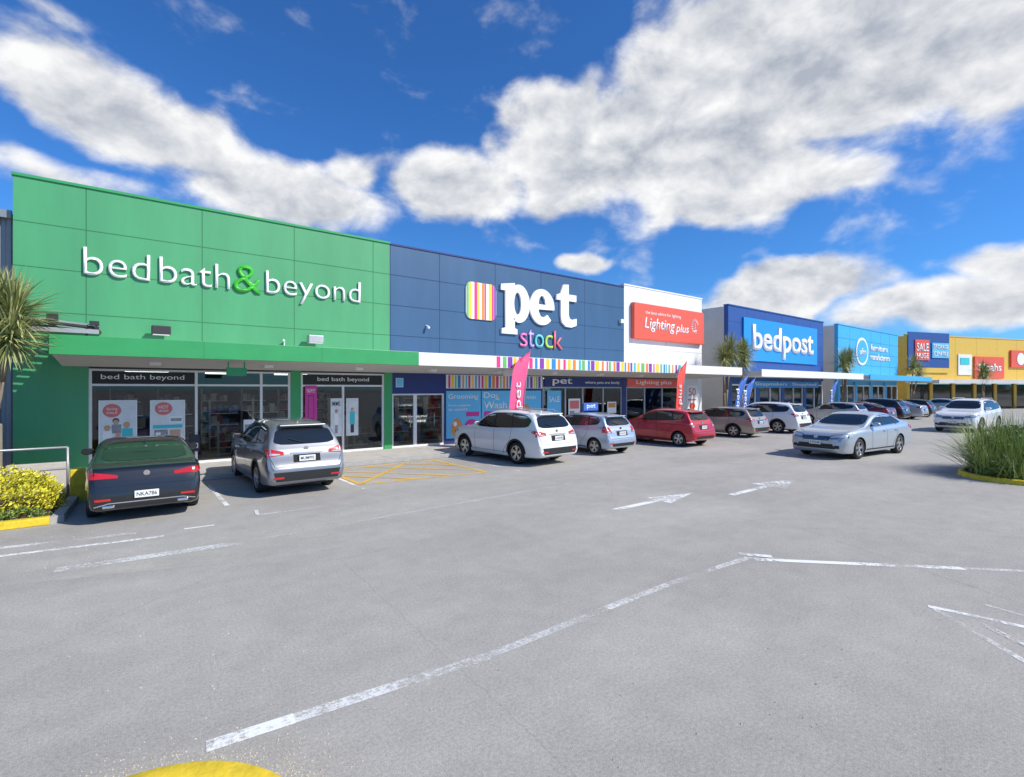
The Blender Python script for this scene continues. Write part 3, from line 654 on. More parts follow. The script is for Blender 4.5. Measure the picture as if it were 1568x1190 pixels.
# ------------------------------------------------------------ cars
carglass=nmat('car_glass',(.012,.014,.016),.03,spec=.8)
tyre=nmat('tyre',(.02,.02,.02),.85); rimm=nmat('alloy',(.55,.56,.58),.3,metal=.9); chrome=nmat('chrome',(.75,.76,.78),.12,metal=1.)
redl=nmat('tail_lamp',(.50,.012,.014),.12,coat=1); whl=nmat('head_lamp',(.62,.64,.66),.08,metal=.6,coat=1); plate_m=nmat('plate',(.8,.8,.8),.4); seam=nmat('seam',(.008,.008,.008),.8)
def paint(name,c,metal=.35): return nmat('car_paint_'+name,c,.32,metal=metal,coat=1.)
TYPES={
'suv':dict(L=4.62,rows=[(0,.66,.60,.60,.36),(.03,.76,.70,.72,.27),(.14,.90,.85,.81,.23),(.45,1.01,.96,.88,.20),(1.0,1.07,1.00,.90,.2),(1.22,1.11,1.01,.90,.2),(1.85,1.56,1.02,.90,.2),(2.3,1.66,1.03,.90,.2),(3.2,1.66,1.06,.90,.2),(3.98,1.59,1.09,.89,.22),(4.14,1.54,1.09,.885,.23),(4.40,1.12,1.06,.87,.25),(4.50,.98,.94,.86,.27),(4.56,.72,.68,.85,.30),(4.61,.64,.58,.80,.33),(4.62,.58,.54,.72,.37)],
  wheels=(.86,3.55,.345),dlo=[(1.45,1.10),(1.95,1.47),(2.3,1.55),(3.2,1.56),(3.85,1.50),(4.12,1.36),(4.02,1.17),(3.2,1.12),(2.3,1.08)],pil=(2.42,3.3),
  wz=(1.16,1.56),rz=(1.14,1.50),tl=[(.50,.93),(.50,1.0),(.84,1.08),(.86,.90)],tls=[(4.22,1.02),(4.30,1.08),(4.56,1.02),(4.56,.92)],pz=.84,hl=[(.42,.72),(.46,.82),(.80,.90),(.80,.78)],hls=[(.10,.80),(.45,.93),(.5,.88),(.12,.74)],clad=True),
'hatch':dict(L=3.9,rows=[(0,.62,.56,.58,.34),(.03,.72,.66,.70,.26),(.14,.84,.79,.78,.21),(.4,.93,.88,.83,.18),(.8,1.0,.93,.845,.18),(.98,1.04,.94,.845,.18),(1.62,1.41,.95,.845,.18),(2.05,1.50,.96,.845,.18),(2.8,1.49,.98,.845,.18),(3.38,1.42,1.0,.84,.2),(3.48,1.37,1.0,.835,.2),(3.70,1.02,.97,.82,.23),(3.79,.90,.86,.81,.25),(3.85,.68,.64,.79,.29),(3.89,.60,.55,.74,.32),(3.9,.54,.5,.66,.36)],
  wheels=(.76,3.2,.30),dlo=[(1.2,1.02),(1.68,1.32),(2.05,1.40),(2.8,1.40),(3.25,1.34),(3.42,1.22),(3.3,1.10),(2.8,1.05),(2.0,1.01)],pil=(2.1,2.88),
  wz=(1.09,1.42),rz=(1.05,1.33),tl=[(.55,.80),(.60,1.0),(.76,1.02),(.80,.80)],tls=[(3.55,.82),(3.58,1.06),(3.78,1.0),(3.84,.82)],pz=.78,hl=[(.38,.68),(.44,.80),(.76,.88),(.76,.74)],hls=[(.10,.76),(.45,.90),(.5,.84),(.12,.7)],clad=False),
'sedan':dict(L=4.85,rows=[(0,.60,.54,.64,.32),(.04,.70,.64,.78,.24),(.18,.80,.76,.85,.19),(.5,.90,.86,.90,.17),(1.1,.97,.91,.915,.17),(1.42,1.01,.92,.915,.17),(2.1,1.37,.93,.915,.17),(2.55,1.465,.94,.915,.17),(3.2,1.46,.96,.915,.17),(3.75,1.33,.98,.91,.18),(4.2,1.13,1.0,.90,.2),(4.55,1.10,1.02,.88,.22),(4.72,1.05,1.0,.87,.24),(4.79,.80,.75,.86,.26),(4.83,.66,.6,.82,.3),(4.85,.58,.54,.74,.34)],
  wheels=(.95,3.77,.33),dlo=[(1.72,1.0),(2.15,1.26),(2.6,1.36),(3.15,1.36),(3.6,1.27),(3.95,1.10),(3.8,1.06),(3.0,1.03),(2.3,1.0)],pil=(2.72,3.6),
  wz=(1.05,1.38),rz=(1.12,1.36),tl=[(.50,.84),(.50,.95),(.84,1.0),(.86,.84)],tls=[(4.45,.92),(4.48,1.0),(4.74,.98),(4.78,.86)],pz=.72,hl=[(.42,.66),(.44,.76),(.84,.82),(.86,.70)],hls=[(.12,.73),(.55,.85),(.62,.81),(.14,.66)],clad=False),
'coupe':dict(L=4.7,rows=[(0,.60,.54,.62,.30),(.04,.69,.63,.76,.22),(.2,.80,.76,.85,.18),(.6,.89,.85,.90,.16),(1.2,.95,.89,.905,.16),(1.55,.98,.90,.905,.16),(2.2,1.32,.91,.905,.16),(2.6,1.40,.92,.905,.16),(3.1,1.385,.94,.91,.16),(3.6,1.27,.955,.91,.17),(4.15,1.04,.97,.89,.19),(4.42,1.0,.95,.86,.21),(4.56,.96,.91,.84,.22),(4.63,.80,.75,.83,.24),(4.68,.62,.57,.80,.27),(4.70,.54,.5,.72,.31)],
  wheels=(.88,3.72,.335),dlo=[(1.85,.98),(2.2,1.20),(2.6,1.30),(3.1,1.30),(3.55,1.20),(3.85,1.05),(3.3,1.0),(2.5,.98)],pil=(3.05,),
  wz=(1.02,1.32),rz=(1.05,1.34),tl=[(.42,.80),(.42,.85),(.78,.92),(.83,.80)],tls=[(4.40,.86),(4.44,.92),(4.6,.88),(4.62,.80)],pz=.50,hl=[(.42,.64),(.44,.74),(.82,.80),(.84,.68)],hls=[(.12,.73),(.55,.84),(.62,.79),(.14,.66)],clad=False),
}
def chaikin(rows,it=2):
    rows=[list(r) for r in rows]
    for _ in range(it):
        o=[rows[0]]
        for a,b_ in zip(rows[:-1],rows[1:]):
            o.append([p*.75+q*.25 for p,q in zip(a,b_)]); o.append([p*.25+q*.75 for p,q in zip(a,b_)])
        o.append(rows[-1]); rows=o
    return rows
def ring(zt,zb,W,z0):
    zb=min(zb,zt-.015); h=zb-z0; g_=zt-zb; b_=W*.935
    H=[(0,z0),(.5*W,z0),(.85*W,z0),(.945*W,z0+.03),(.978*W,z0+.10),(.985*W,z0+.28*h),(1.0*W,z0+.48*h),(1.0*W,z0+.64*h),(.985*W,z0+.78*h),(.992*W,z0+.88*h),(.97*W,z0+.965*h),(b_,zb)]
    for t in (.15,.35,.55,.75): H.append((b_-.36*g_*t**1.15-.004,zb+g_*t))
    yr=b_-.40*g_
    H+=[(yr,zb+.88*g_),(yr-.06*min(1,g_*3),zb+.95*g_),(yr*.78,zb+.98*g_),(yr*.45,zb+.995*g_),(0,zt)]
    return H
def make_car(name,typ,pm,loc,heading,scale=1.,scz=1.,plate='KTE446',rails=False,roofsign=False,exhaust=False):
    T=TYPES[typ]; L=T['L']; e=empty(name,(loc[0],loc[1],0),heading); e.scale=(scale,scale,scale*scz)
    rows=chaikin(T['rows'],2); vs=[];fs=[]
    for (s_,zt,zb,W,z0) in rows:
        H=ring(zt,zb,W,z0); full=[(y,z) for y,z in H]+[(-y,z) for y,z in H[-2:0:-1]]
        for y,z in full: vs.append((L/2-s_,y,z))
    n=len(full)
    for i in range(len(rows)-1):
        for k in range(n): fs.append((i*n+k,i*n+(k+1)%n,(i+1)*n+(k+1)%n,(i+1)*n+k))
    fs.append(tuple(range(n))); fs.append(tuple(range((len(rows)-1)*n,len(rows)*n))[::-1])
    me=bpy.data.meshes.new('body'); me.from_pydata(vs,[],fs)
    bm=bmesh.new(); bm.from_mesh(me); bmesh.ops.recalc_face_normals(bm,faces=bm.faces[:])
    bvh=BVHTree.FromBMesh(bm); bm.to_mesh(me); bm.free()
    me.materials.append(pm); me.materials.append(M['black'])
    body=bpy.data.objects.new('body',me); COL.objects.link(body)
    sf,sr,wr=T['wheels']; Wm=max(r[3] for r in rows)
    cut=Geo()
    for s_ in (sf,sr):
        for sg_ in (1,-1): cut.tube((L/2-s_,sg_*(Wm-.30),wr),(L/2-s_,sg_*(Wm+.2),wr),wr+.05,40)
    co=mesh_obj('cut',cut.v,cut.f,[pm,M['black']],None); 
    bm=bmesh.new(); bm.from_mesh(co.data); bmesh.ops.recalc_face_normals(bm,faces=bm.faces[:])
    for f in bm.faces: f.material_index=1
    bm.to_mesh(co.data); bm.free()
    md=body.modifiers.new('x','BOOLEAN'); md.operation='DIFFERENCE'; md.solver='EXACT'; md.object=co
    dg=bpy.context.evaluated_depsgraph_get(); dg.update(); nm=bpy.data.meshes.new_from_object(body.evaluated_get(dg))
    bpy.data.objects.remove(body); bpy.data.objects.remove(co)
    nm.polygons.foreach_set('use_smooth',[p.material_index==0 for p in nm.polygons])
    nm.set_sharp_from_angle(angle=R(40))
    link(bpy.data.objects.new('body',nm),e)
    def proj(u,v,axis,off):
        if axis in('L','R'):
            sg_=1 if axis=='L' else -1
            o=Vector((L/2-u,sg_*3,v)); d=Vector((0,-sg_,0))
        elif axis=='F': o=Vector((L/2+2,u,v)); d=Vector((-1,0,0))
        elif axis=='B': o=Vector((-L/2-2,u,v)); d=Vector((1,0,0))
        else: o=Vector((L/2-u,v,4)); d=Vector((0,0,-1))
        h=bvh.ray_cast(o,d)
        if h[0] is None:
            h=bvh.find_nearest(o+d*2.0)
        nn=h[1]
        if nn.dot(d)>0: nn=-nn
        return h[0]+nn*off
    def panel(nm_,outline,axis,mat,off=.004,step=.06):
        bm=bmesh.new(); bm.faces.new([bm.verts.new((u,v,0)) for u,v in outline])
        us=[p[0] for p in outline]; vv=[p[1] for p in outline]
        for ax,lo,hi in ((0,min(us),max(us)),(1,min(vv),max(vv))):
            q=lo+step
            while q<hi:
                co_=[0,0,0];no=[0,0,0];co_[ax]=q;no[ax]=1
                bmesh.ops.bisect_plane(bm,geom=bm.verts[:]+bm.edges[:]+bm.faces[:],plane_co=co_,plane_no=no); q+=step
        for v in bm.verts: v.co=proj(v.co.x,v.co.y,axis,off)
        bmesh.ops.recalc_face_normals(bm,faces=bm.faces[:])
        m2=bpy.data.meshes.new(nm_); bm.to_mesh(m2); bm.free(); m2.materials.append(mat); m2.polygons.foreach_set('use_smooth',[True]*len(m2.polygons))
        return link(bpy.data.objects.new(nm_,m2),e)
    def strip(nm_,path,w,axis,mat,off=.003,step=.05,closed=False):
        P=[]
        pp=path+[path[0]] if closed else path
        for a,b_ in zip(pp[:-1],pp[1:]):
            d=math.hypot(b_[0]-a[0],b_[1]-a[1]); m_=max(1,int(d/step))
            for k in range(m_): P.append((a[0]+(b_[0]-a[0])*k/m_,a[1]+(b_[1]-a[1])*k/m_))
        P.append(pp[-1]); v2=[];f2=[]
        for i,p in enumerate(P):
            a=P[max(0,i-1)];b_=P[min(len(P)-1,i+1)]; dx,dy=b_[0]-a[0],b_[1]-a[1]; l_=math.hypot(dx,dy) or 1
            nx,ny=-dy/l_*w/2,dx/l_*w/2
            v2.append(proj(p[0]+nx,p[1]+ny,axis,off)); v2.append(proj(p[0]-nx,p[1]-ny,axis,off))
        for i in range(len(P)-1): f2.append((2*i,2*i+1,2*i+3,2*i+2))
        return mesh_obj(nm_,v2,f2,mat,e,True)
    def rounded(pl,it=2):
        for _ in range(it):
            o=[]
            for a,b_ in zip(pl,pl[1:]+pl[:1]):
                o.append((a[0]*.85+b_[0]*.15,a[1]*.85+b_[1]*.15)); o.append((a[0]*.15+b_[0]*.85,a[1]*.15+b_[1]*.85))
            pl=o
        return pl
    Rz=max(r[1] for r in rows); G=Rz-T['rows'][7][2]; yb=Wm*.935
    wt=yb-.40*(T['wz'][1]-T['rows'][6][2])-.04; wb=yb-.05
    panel('windscreen',rounded([(-wb+.06,T['wz'][0]),(wb-.06,T['wz'][0]),(wt,T['wz'][1]),(-wt,T['wz'][1])],2),'F',carglass)
    rt=yb-.40*(T['rz'][1]-T['rows'][9][2])-.09; rb_=yb-.13-(0.4*(T['rz'][0]-T['rows'][10][2]) if typ in('sedan','coupe') else 0)
    panel('rear_window',rounded([(-rb_,T['rz'][0]),(rb_,T['rz'][0]),(rt,T['rz'][1]),(-rt,T['rz'][1])],2),'B',carglass)
    for ax,sg_ in (('L',1),('R',-1)):
        dl=rounded(T['dlo'],1)
        panel('side_glass',dl,ax,carglass,.004,.07)
        strip('window_trim',dl,.018,ax,chrome if typ in('coupe','sedan') else M['black'],.006,.08,True)
        for p in T['pil']:
            zlo=min(z for _,z in T['dlo'])+.03; zhi=max(z for _,z in T['dlo'])-.01
            strip('pillar',[(p,zlo),(p-.03 if p<3.1 else p-.1,zhi)],.05,ax,M['black'],.007)
        belt=T['dlo'][0][1]-.05
        d0=T['dlo'][0][0]+.02
        strip('door_seam',[(d0,belt),(d0+.02,.35),(d0+.1,.29)],.010,ax,seam)
        strip('door_seam',[(T['pil'][0]+.06,belt),(T['pil'][0]+.06,.29)],.010,ax,seam)
        if len(T['pil'])>1: strip('door_seam',[(T['pil'][1]+.04,belt+.03),(T['pil'][1]-.02,.75),(T['pil'][1]-.32,.42),(T['pil'][1]-.34,.29)],.010,ax,seam)
        strip('sill_seam',[(sf+wr+.08,.285),(sr-wr-.08,.285)],.04 if not T['clad'] else .12,ax,M['black'])
        for q in ([T['pil'][0]-.12] + ([T['pil'][1]-.12] if len(T['pil'])>1 else [])):
            pt=proj(q,belt-.10,ax,.02); gg=Geo(); gg.box(pt.x-.09,pt.x+.09,pt.y-.014,pt.y+.014,pt.z-.014,pt.z+.014); gg.obj('door_handle',chrome if typ=='coupe' else pm,e,.008)
        if T['clad']:
            for s_ in (sf,sr):
                strip('arch_cladding',[(s_+(wr+.075)*math.cos(t),wr+(wr+.075)*math.sin(t)) for t in [math.pi*(k/16) for k in range(0,17)]],.06,ax,M['black'],.006)
        panel('tail_lamp_side',T['tls'],ax,redl,.006,.05); panel('head_lamp_side',T['hls'],ax,whl,.006,.05)
        o=[(sg_*a,b_) for a,b_ in T['tl']]; panel('tail_lamp',o,'B',redl,.007,.05)
        c_=[(sg_*(a*.62+.27),b_*.3+T['tl'][0][1]*.7+.004) for a,b_ in T['tl']]; panel('reverse_lamp',c_,'B',whl if typ!='coupe' else redl,.009,.05)
        o=[(sg_*a,b_) for a,b_ in T['hl']]; panel('head_lamp',o,'F',whl,.007,.05)
        strip('head_lamp_rim',o,.012,'F',M['black'],.009,.05,True)
        panel('rear_reflector',[(sg_*.52,.42),(sg_*.52,.46),(sg_*.74,.46),(sg_*.74,.42)],'B',redl,.009,.05)
        panel('fog_lamp',[(sg_*.55,.36),(sg_*.58,.46),(sg_*.72,.46),(sg_*.72,.36)],'F',M['black'],.008,.05)
        mp=proj(T['dlo'][0][0]+.22,T['dlo'][0][1]+.03,ax,.0)
        bm=bmesh.new(); bmesh.ops.create_icosphere(bm,subdivisions=3,radius=1)
        for v in bm.verts:
            c=v.co; v.co=Vector((mp.x+.02+math.copysign(abs(c.x)**.7,c.x)*.075-c.y*sg_*.02,mp.y+sg_*.13+math.copysign(abs(c.y)**.7,c.y)*.11,mp.z+.05+math.copysign(abs(c.z)**.75,c.z)*.068))
        m2=bpy.data.meshes.new('mirror'); bm.to_mesh(m2); bm.free(); m2.materials.append(pm); m2.polygons.foreach_set('use_smooth',[True]*len(m2.polygons)); link(bpy.data.objects.new('door_mirror',m2),e)
        gg=Geo(); gg.tube((mp.x+.02,mp.y-sg_*.02,mp.z-.0),(mp.x+.02,mp.y+sg_*.08,mp.z+.03),.02); gg.box(mp.x-.058,mp.x-.05,min(mp.y+sg_*.05,mp.y+sg_*.21),max(mp.y+sg_*.05,mp.y+sg_*.21),mp.z+.005,mp.z+.095); gg.obj('mirror_stalk',M['black'],e)
        if rails:
            yy=sg_*(yb-.40*G-.03); gg=Geo(); a=(L/2-2.0,yy,Rz-.03); b_=(L/2-3.9,yy,Rz-.06)
            gg.tube(a,(a[0]-.1,yy,Rz+.03),.015); gg.tube((a[0]-.1,yy,Rz+.03),(b_[0]+.1,yy,Rz+.01),.015); gg.tube((b_[0]+.1,yy,Rz+.01),b_,.015); gg.obj('roof_rail',M['steel'],e)
    panel('rear_valance',[(-.58,.33),(.58,.33),(.66,.44),(-.66,.44)] if not T['clad'] else [(-.68,.36),(.68,.36),(.74,.56),(-.74,.56)],'B',M['black'],.005)
    pz=T['pz']; pr_=proj(0,pz,'B',.012)
    strip('plate_recess',[(-.3,pz),(.3,pz)],.17,'B',seam if typ!='coupe' else M['black'],.004)
    def plate_at(xp,zp,back):
        gg=Geo(); gg.box(xp-.006,xp+.006,-.18,.18,zp-.0625,zp+.0625); gg.obj('number_plate',plate_m,e)
        tx=text('plate_text',plate,-.15,.15,0,-.035,.035,seam,e,.0015,.004)
        tx.rotation_euler=(0,0,R(-90) if back else R(90)); tx.location=(xp-.0075 if back else xp+.0075,0,zp)
    plate_at(min(pr_.x,proj(.15,pz,'B',.012).x,proj(0,pz-.05,'B',.012).x)-.01,pz,True)
    if T['pz']>.6: strip('boot_trim',[(-.36,pz+.12),(.36,pz+.12)],.035,'B',chrome if typ!='hatch' else pm,.012)
    zl=T['rz'][0]-.04
    strip('boot_seam',[(-.80,T['tl'][0][1]-.04),(-.7,pz-.17 if T['pz']>.6 else .66),(.7,pz-.17 if T['pz']>.6 else .66),(.80,T['tl'][0][1]-.04)],.009,'B',seam,.003)
    pt=proj(0,min(zl-.06,pz+.2) if T['pz']>.6 else .86,'B',.004); gg=Geo(); gg.tube((pt.x+.01,0,pt.z),(pt.x-.012,0,pt.z),.05,24); gg.obj('badge',chrome,e)
    if typ in('suv','hatch'):
        q=proj(0,T['rz'][0]+.02,'B',.012); gg=Geo(); w0=proj(.0,T['rz'][0]+.01,'B',.02); w1=proj(.35,T['rz'][0]+.12,'B',.02); gg.tube(w0,w1,.009,6); gg.obj('rear_wiper',M['black'],e)
        s0=T['rows'][10]; gg=Geo(); gg.box(L/2-s0[0]-.10,L/2-s0[0]+.12,-.52,.52,s0[1]-.005,s0[1]+.035); gg.obj('spoiler',pm,e,.015)
    if exhaust:
        for sg_ in (1,-1):
            pt=proj(sg_*.55,.34,'B',.0); gg=Geo(); gg.box(pt.x-.03,pt.x+.06,pt.y-.09,pt.y+.09,.29,.35); gg.obj('exhaust_tip',chrome,e,.02)
        strip('bumper_chrome',[(-.75,.33),(-.55,.375),(.55,.375),(.75,.33)],.018,'B',chrome,.012)
    panel('grille',[(-.40,T['hl'][0][1]-.06),(.40,T['hl'][0][1]-.06),(.42,T['hl'][0][1]+.07),(-.42,T['hl'][0][1]+.07)],'F',M['black'],.006)
    for k in range(3): strip('grille_bar',[(-.38,T['hl'][0][1]-.03+k*.035),(.38,T['hl'][0][1]-.03+k*.035)],.010,'F',chrome,.010)
    panel('lower_intake',[(-.60,.34),(.60,.34),(.52,.50),(-.52,.50)],'F',M['black'],.006)
    pf=proj(0,.52,'F',.01); plate_at(max(pf.x,proj(.15,.56,'F',.01).x)+.015,.53,False)
    pt=proj(0,T['hl'][0][1]+.03,'F',.01); gg=Geo(); gg.tube((pt.x-.01,0,pt.z),(pt.x+.012,0,pt.z),.055,24); gg.obj('badge',chrome,e)
    for sg_ in(1,-1): strip('bonnet_seam',[(T['rows'][5][0]+.02,sg_*(yb-.07)),(.5,sg_*(yb-.12)),(.22,sg_*.45)],.008,'T',seam,.003)
    gg=Geo(); xa=L/2-T['rows'][9][0]+.25; za=proj(L/2-xa,0,'T',0).z; gg.v+=[(xa+.1,0,za-.01),(xa-.06,.02,za-.01),(xa-.06,-.02,za-.01),(xa-.05,0,za+.06)]; gg.f+=[(0,1,3),(1,2,3),(2,0,3)]; gg.obj('antenna_fin',pm,e)
    if roofsign:
        gg=Geo(); xa=L/2-2.3; gg.box(xa-.04,xa+.04,-.42,.42,Rz+.05,Rz+.35); gg.obj('roof_sign',fb,e,.02)
        tx=text('roof_sign_text','pet',-.25,.25,0,0,.2,M['whitetxt'],e,.004,.01); tx.rotation_euler=(0,0,R(-90)); tx.location=(xa-.042,0,Rz+.1)
        gg=Geo(); gg.tube((xa,-.45,Rz+.04),(xa,.45,Rz+.04),.015); gg.tube((xa-.0,.3,Rz-.04),(xa,.3,Rz+.06),.02); gg.tube((xa-.0,-.3,Rz-.04),(xa,-.3,Rz+.06),.02); gg.obj('roof_bar',M['black'],e)
    for s_ in (sf,sr):
        for sg_ in (1,-1):
            cx=L/2-s_; yo=sg_*(Wm-.025); N_=36
            prof=[(wr*.66,-.20),(wr*.94,-.205),(wr,-.17),(wr*1.0,-.04),(wr*.965,-.008),(wr*.80,.004),(wr*.70,-.004),(wr*.67,-.012)]
            vs=[];fs=[]
            for i in range(N_):
                a=2*math.pi*i/N_
                for r_,yy in prof: vs.append((cx+r_*math.cos(a),yo+sg_*yy,wr+r_*math.sin(a)))
            k_=len(prof)
            for i in range(N_):
                for q in range(k_-1): fs.append((i*k_+q,((i+1)%N_)*k_+q,((i+1)%N_)*k_+q+1,i*k_+q+1))
            mesh_obj('tyre',vs,fs,tyre,e,True)
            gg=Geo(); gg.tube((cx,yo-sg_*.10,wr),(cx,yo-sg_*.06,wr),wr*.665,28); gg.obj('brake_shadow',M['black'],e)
            prof=[(wr*.675,-.10),(wr*.675,-.006),(wr*.63,-.008),(wr*.62,-.05)]
            vs=[];fs=[]
            for i in range(N_):
                a=2*math.pi*i/N_
                for r_,yy in prof: vs.append((cx+r_*math.cos(a),yo+sg_*yy,wr+r_*math.sin(a)))
            for i in range(N_):
                for q in range(3): fs.append((i*4+q,((i+1)%N_)*4+q,((i+1)%N_)*4+q+1,i*4+q+1))
            ns=5
            for kx in range(ns*2):
                a=2*math.pi*(kx//2)/ns+(.17 if kx%2 else -.17)+.3; a2=2*math.pi*(kx//2)/ns+(.05 if kx%2 else -.05)+.3; b=len(vs)
                for (r_,aa,wd,yy) in ((wr*.10,a2,.022,-.03),(wr*.65,a,.020,-.02)):
                    for t in (-1,1): vs.append((cx+r_*math.cos(aa)-t*wd*math.sin(aa),yo+sg_*yy,wr+r_*math.sin(aa)+t*wd*math.cos(aa)))
                    for t in (-1,1): vs.append((cx+r_*math.cos(aa)-t*wd*math.sin(aa),yo+sg_*(yy-.03),wr+r_*math.sin(aa)+t*wd*math.cos(aa)))
                fs+=[(b,b+1,b+5,b+4),(b,b+2,b+6,b+4),(b+1,b+3,b+7,b+5)]
            gg=Geo(); gg.v=vs; gg.f=fs; gg.tube((cx,yo-sg_*.06,wr),(cx,yo-sg_*.015,wr),wr*.17,20); gg.obj('rim',rimm,e)
    gg=Geo(); gg.box(-L/2+.5,L/2-.5,-Wm+.3,Wm-.3,.17,.3); gg.obj('underbody',M['black'],e)
    return e
P=dict(black=paint('black',(.009,.010,.014),.1),grey=paint('grey',(.24,.25,.275),.5),white=paint('white',(.80,.80,.80),.0),ltblue=paint('silver_blue',(.42,.50,.60),.5),red=paint('red',(.50,.015,.03),.2),beige=paint('beige',(.40,.35,.29),.4),silver=paint('silver',(.45,.50,.55),.5),dred=paint('maroon',(.15,.01,.02),.3),dk=paint('charcoal',(.03,.032,.036),.4),silver2=paint('silver2',(.5,.51,.52),.5))
H=math.pi/2
make_car('parked_coupe','coupe',P['black'],(.37,13.75),H,plate='NKA786',exhaust=True)
make_car('parked_suv','suv',P['grey'],(3.30,14.15),H+R(1),.98,1.02,plate='MUM995')
make_car('parked_suv','suv',P['white'],(10.72,14.05),H+R(4),1.02,1.,plate='LNS48',rails=True)
make_car('parked_hatchback','hatch',P['ltblue'],(14.35,14.1),H+R(2),1.,1.,plate='FGH21',roofsign=True)
make_car('parked_hatchback','hatch',P['red'],(19.1,13.8),H,1.03,1.,plate='JYK80')
make_car('parked_wagon','suv',P['beige'],(24.8,14.5),H,.97,.92,plate='DSA41')
make_car('parked_suv','suv',P['white'],(28.9,14.3),H,1.0,1.,plate='KLM12')
make_car('sedan','sedan',P['silver'],(21.55,7.3),math.pi-R(6),1.06,1.,plate='KTE546')
make_car('suv','suv',P['white'],(38.4,7.2),math.pi-R(4),1.1,1.,plate='LGT90',rails=True)
for x,c,t in ((38.5,'silver2','hatch'),(42.0,'dred','sedan'),(45.5,'dk','suv'),(49.5,'silver2','sedan'),(54,'dk','hatch'),(63,'silver','sedan')):
    make_car('parked_'+{'hatch':'hatchback','sedan':'sedan','suv':'suv'}[t],t,P[c],(x,14.2),H)
make_car('parked_suv','suv',P['dk'],(51.5,3.6),math.pi,1.05)
make_car('parked_sedan','sedan',P['silver2'],(60,0.5),math.pi,1.0)

# ------------------------------------------------------------ world
SUN_AZ=R(145); SUN_EL=R(41)
w=bpy.data.worlds.new('World'); scene.world=w; w.use_nodes=True
nt=w.node_tree;N=nt.nodes;Lk=nt.links
bg=N['Background']; bg.inputs['Strength'].default_value=.1
sky=N.new('ShaderNodeTexSky'); sky.sky_type='NISHITA'; sky.sun_disc=False; sky.sun_elevation=SUN_EL; sky.sun_rotation=SUN_AZ; sky.air_density=1.0; sky.dust_density=.3; sky.ozone_density=2.5
tc=N.new('ShaderNodeTexCoord')
def math_(op,a,b=None,c=None,clamp=False):
    m=N.new('ShaderNodeMath'); m.operation=op; m.use_clamp=clamp
    for i,x in enumerate((a,b,c)):
        if x is None: continue
        if isinstance(x,(int,float)): m.inputs[i].default_value=x
        else: Lk.new(x,m.inputs[i])
    return m.outputs[0]
sep=N.new('ShaderNodeSeparateXYZ'); Lk.new(tc.outputs['Generated'],sep.inputs[0])
az=math_('MULTIPLY',math_('ARCTAN2',sep.outputs[0],sep.outputs[1]),180/math.pi)
el=math_('MULTIPLY',math_('ARCSINE',sep.outputs[2]),180/math.pi)
BL=[(-38,23.2,12,3.8,-9,1),(-43,28.5,7,1.5,-8,.35),(-43,17.2,7,1.8,-5,.5),(-24,19.0,11,3.8,-4,.95),(-18,22.5,5,2.4,0,.7),(-7,21.4,9,4,6,1.15),(5.5,25.4,6,6,0,1.6),(15,24.6,11,6,-5,1.4),(22.5,21.8,12,5.5,-8,1.35),(24,30.5,13,6.5,0,1.3),(36,29,14,6.5,0,1.45),(45,26.5,10,5,-8,1.35),(20.8,18.6,6,2.8,0,1.0),(31,19.4,6,2.4,5,.8),(28.5,9.8,8.5,2.9,0,1.35),(8.5,13.6,3,1.4,0,.8),(42.5,6.8,10,2.6,0,1.0),(45,10.,6,2.,-5,.85),(4,16,18,2.2,-3,.22),(12,7,16,1.4,0,.12),(100,27,40,10,0,1),(-90,22,34,8,0,.9),(165,14,30,5,0,.8)]
n1=N.new('ShaderNodeTexNoise'); n1.inputs['Scale'].default_value=7; n1.inputs['Detail'].default_value=2; n1.inputs['Roughness'].default_value=.55; Lk.new(tc.outputs['Generated'],n1.inputs['Vector'])
s1=N.new('ShaderNodeSeparateColor'); Lk.new(n1.outputs['Color'],s1.inputs[0])
a2=math_('MULTIPLY_ADD',math_('SUBTRACT',s1.outputs[0],.5),11,az)
e2=math_('MULTIPLY_ADD',math_('SUBTRACT',s1.outputs[1],.5),5,el)
cv=N.new('ShaderNodeCombineXYZ'); Lk.new(a2,cv.inputs[0]); Lk.new(e2,cv.inputs[1])
S=None
for (a,e_,ra,re,rot,wt) in BL:
    mp=N.new('ShaderNodeMapping'); mp.vector_type='TEXTURE'; mp.inputs['Location'].default_value=(37.5+a,e_,0); mp.inputs['Rotation'].default_value=(0,0,R(rot)); mp.inputs['Scale'].default_value=(ra*1.25,re*1.3,1)
    Lk.new(cv.outputs[0],mp.inputs[0]); gr=N.new('ShaderNodeTexGradient'); gr.gradient_type='SPHERICAL'; Lk.new(mp.outputs[0],gr.inputs[0])
    S=math_('MULTIPLY',gr.outputs['Fac'],wt) if S is None else math_('SMOOTH_MAX',S,math_('MULTIPLY',gr.outputs['Fac'],wt),.15)
def fine(dx,dz):
    mp2=N.new('ShaderNodeMapping'); mp2.inputs['Scale'].default_value=(1,1,1.55); mp2.inputs['Location'].default_value=(dx,0,dz); Lk.new(tc.outputs['Generated'],mp2.inputs[0])
    n2=N.new('ShaderNodeTexNoise'); n2.inputs['Scale'].default_value=9; n2.inputs['Detail'].default_value=8; n2.inputs['Roughness'].default_value=.56; n2.inputs['Distortion'].default_value=.2; Lk.new(mp2.outputs[0],n2.inputs['Vector']); return n2.outputs['Fac']
f0=fine(0,0); f1=fine(.012,.04)
v0=math_('MULTIPLY_ADD',math_('SUBTRACT',f0,.5),1.6,math_('SUBTRACT',math_('MULTIPLY',S,1.9),.34))
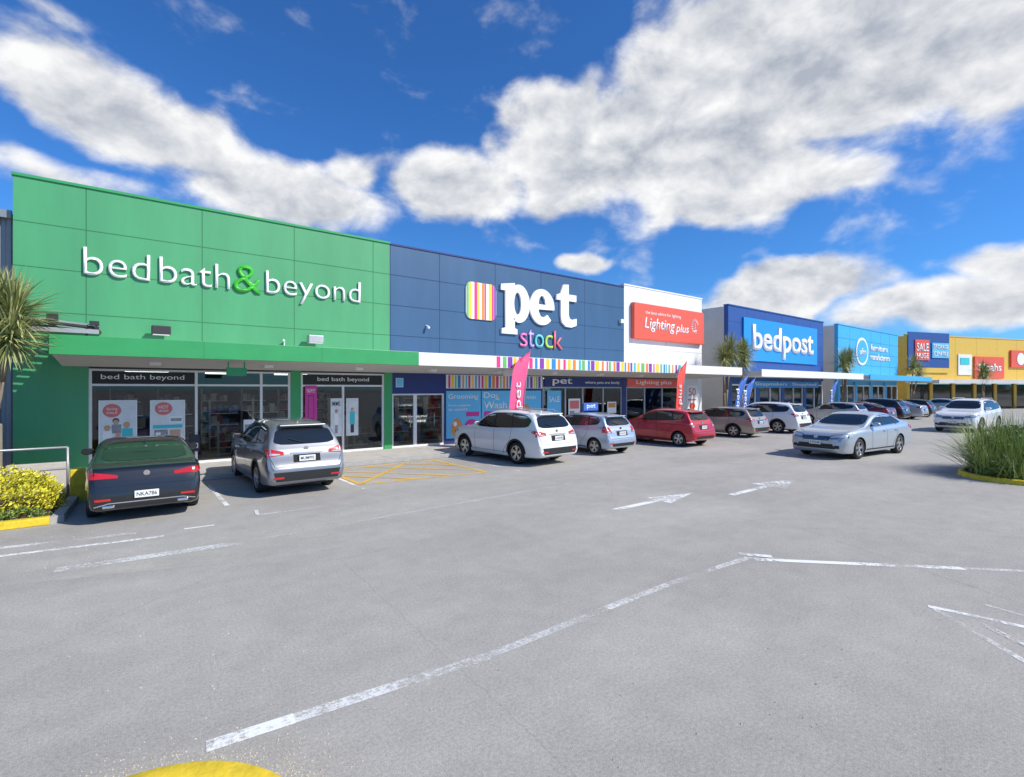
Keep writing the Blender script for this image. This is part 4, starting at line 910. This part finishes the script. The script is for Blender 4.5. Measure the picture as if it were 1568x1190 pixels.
def mr(src,a,b,c,d,smooth=True):
    r=N.new('ShaderNodeMapRange'); r.interpolation_type='SMOOTHSTEP' if smooth else 'LINEAR'
    r.inputs[1].default_value=a;r.inputs[2].default_value=b;r.inputs[3].default_value=c;r.inputs[4].default_value=d;Lk.new(src,r.inputs[0]);return r.outputs[0]
alpha=mr(v0,-.10,.60,0,.99)
grad=math_('MULTIPLY',math_('SUBTRACT',f0,f1),2.4)
light=mr(math_('MULTIPLY_ADD',v0,-.20,grad),-.72,.22,0,1,False)
cc=N.new('ShaderNodeMix'); cc.data_type='RGBA'; Lk.new(light,cc.inputs[0]); cc.inputs[6].default_value=(4.4,4.8,5.6,1); cc.inputs[7].default_value=(9.9,9.9,9.9,1)
tint=N.new('ShaderNodeMix'); tint.data_type='RGBA'; tint.blend_type='MULTIPLY'; tint.inputs[0].default_value=1; Lk.new(sky.outputs[0],tint.inputs[6]); tint.inputs[7].default_value=(.40,.93,1.58,1)
fin=N.new('ShaderNodeMix'); fin.data_type='RGBA'; Lk.new(alpha,fin.inputs[0]); Lk.new(tint.outputs[2],fin.inputs[6]); Lk.new(cc.outputs[2],fin.inputs[7])
Lk.new(fin.outputs[2],bg.inputs['Color'])
try: w.cycles.sampling_method='MANUAL'; w.cycles.sample_map_resolution=512
except Exception: pass

sd=Vector((math.sin(SUN_AZ)*math.cos(SUN_EL),math.cos(SUN_AZ)*math.cos(SUN_EL),math.sin(SUN_EL)))
ld=bpy.data.lights.new('sun','SUN'); ld.energy=5.0; ld.angle=R(.5); ld.color=(1,.95,.86)
lo=bpy.data.objects.new('sun',ld); COL.objects.link(lo); lo.rotation_euler=sd.to_track_quat('Z','Y').to_euler(); lo.location=(0,-10,30)

cd=bpy.data.cameras.new('camera'); cd.lens=17.9; cd.sensor_width=36; cd.clip_start=.05; cd.clip_end=3000
cam=bpy.data.objects.new('camera',cd); COL.objects.link(cam); cam.location=(0,0,2.4); cam.rotation_euler=(R(90),0,R(-37.5)); scene.camera=cam
scene.view_settings.view_transform='Standard'; scene.view_settings.look='None'; scene.view_settings.exposure=0
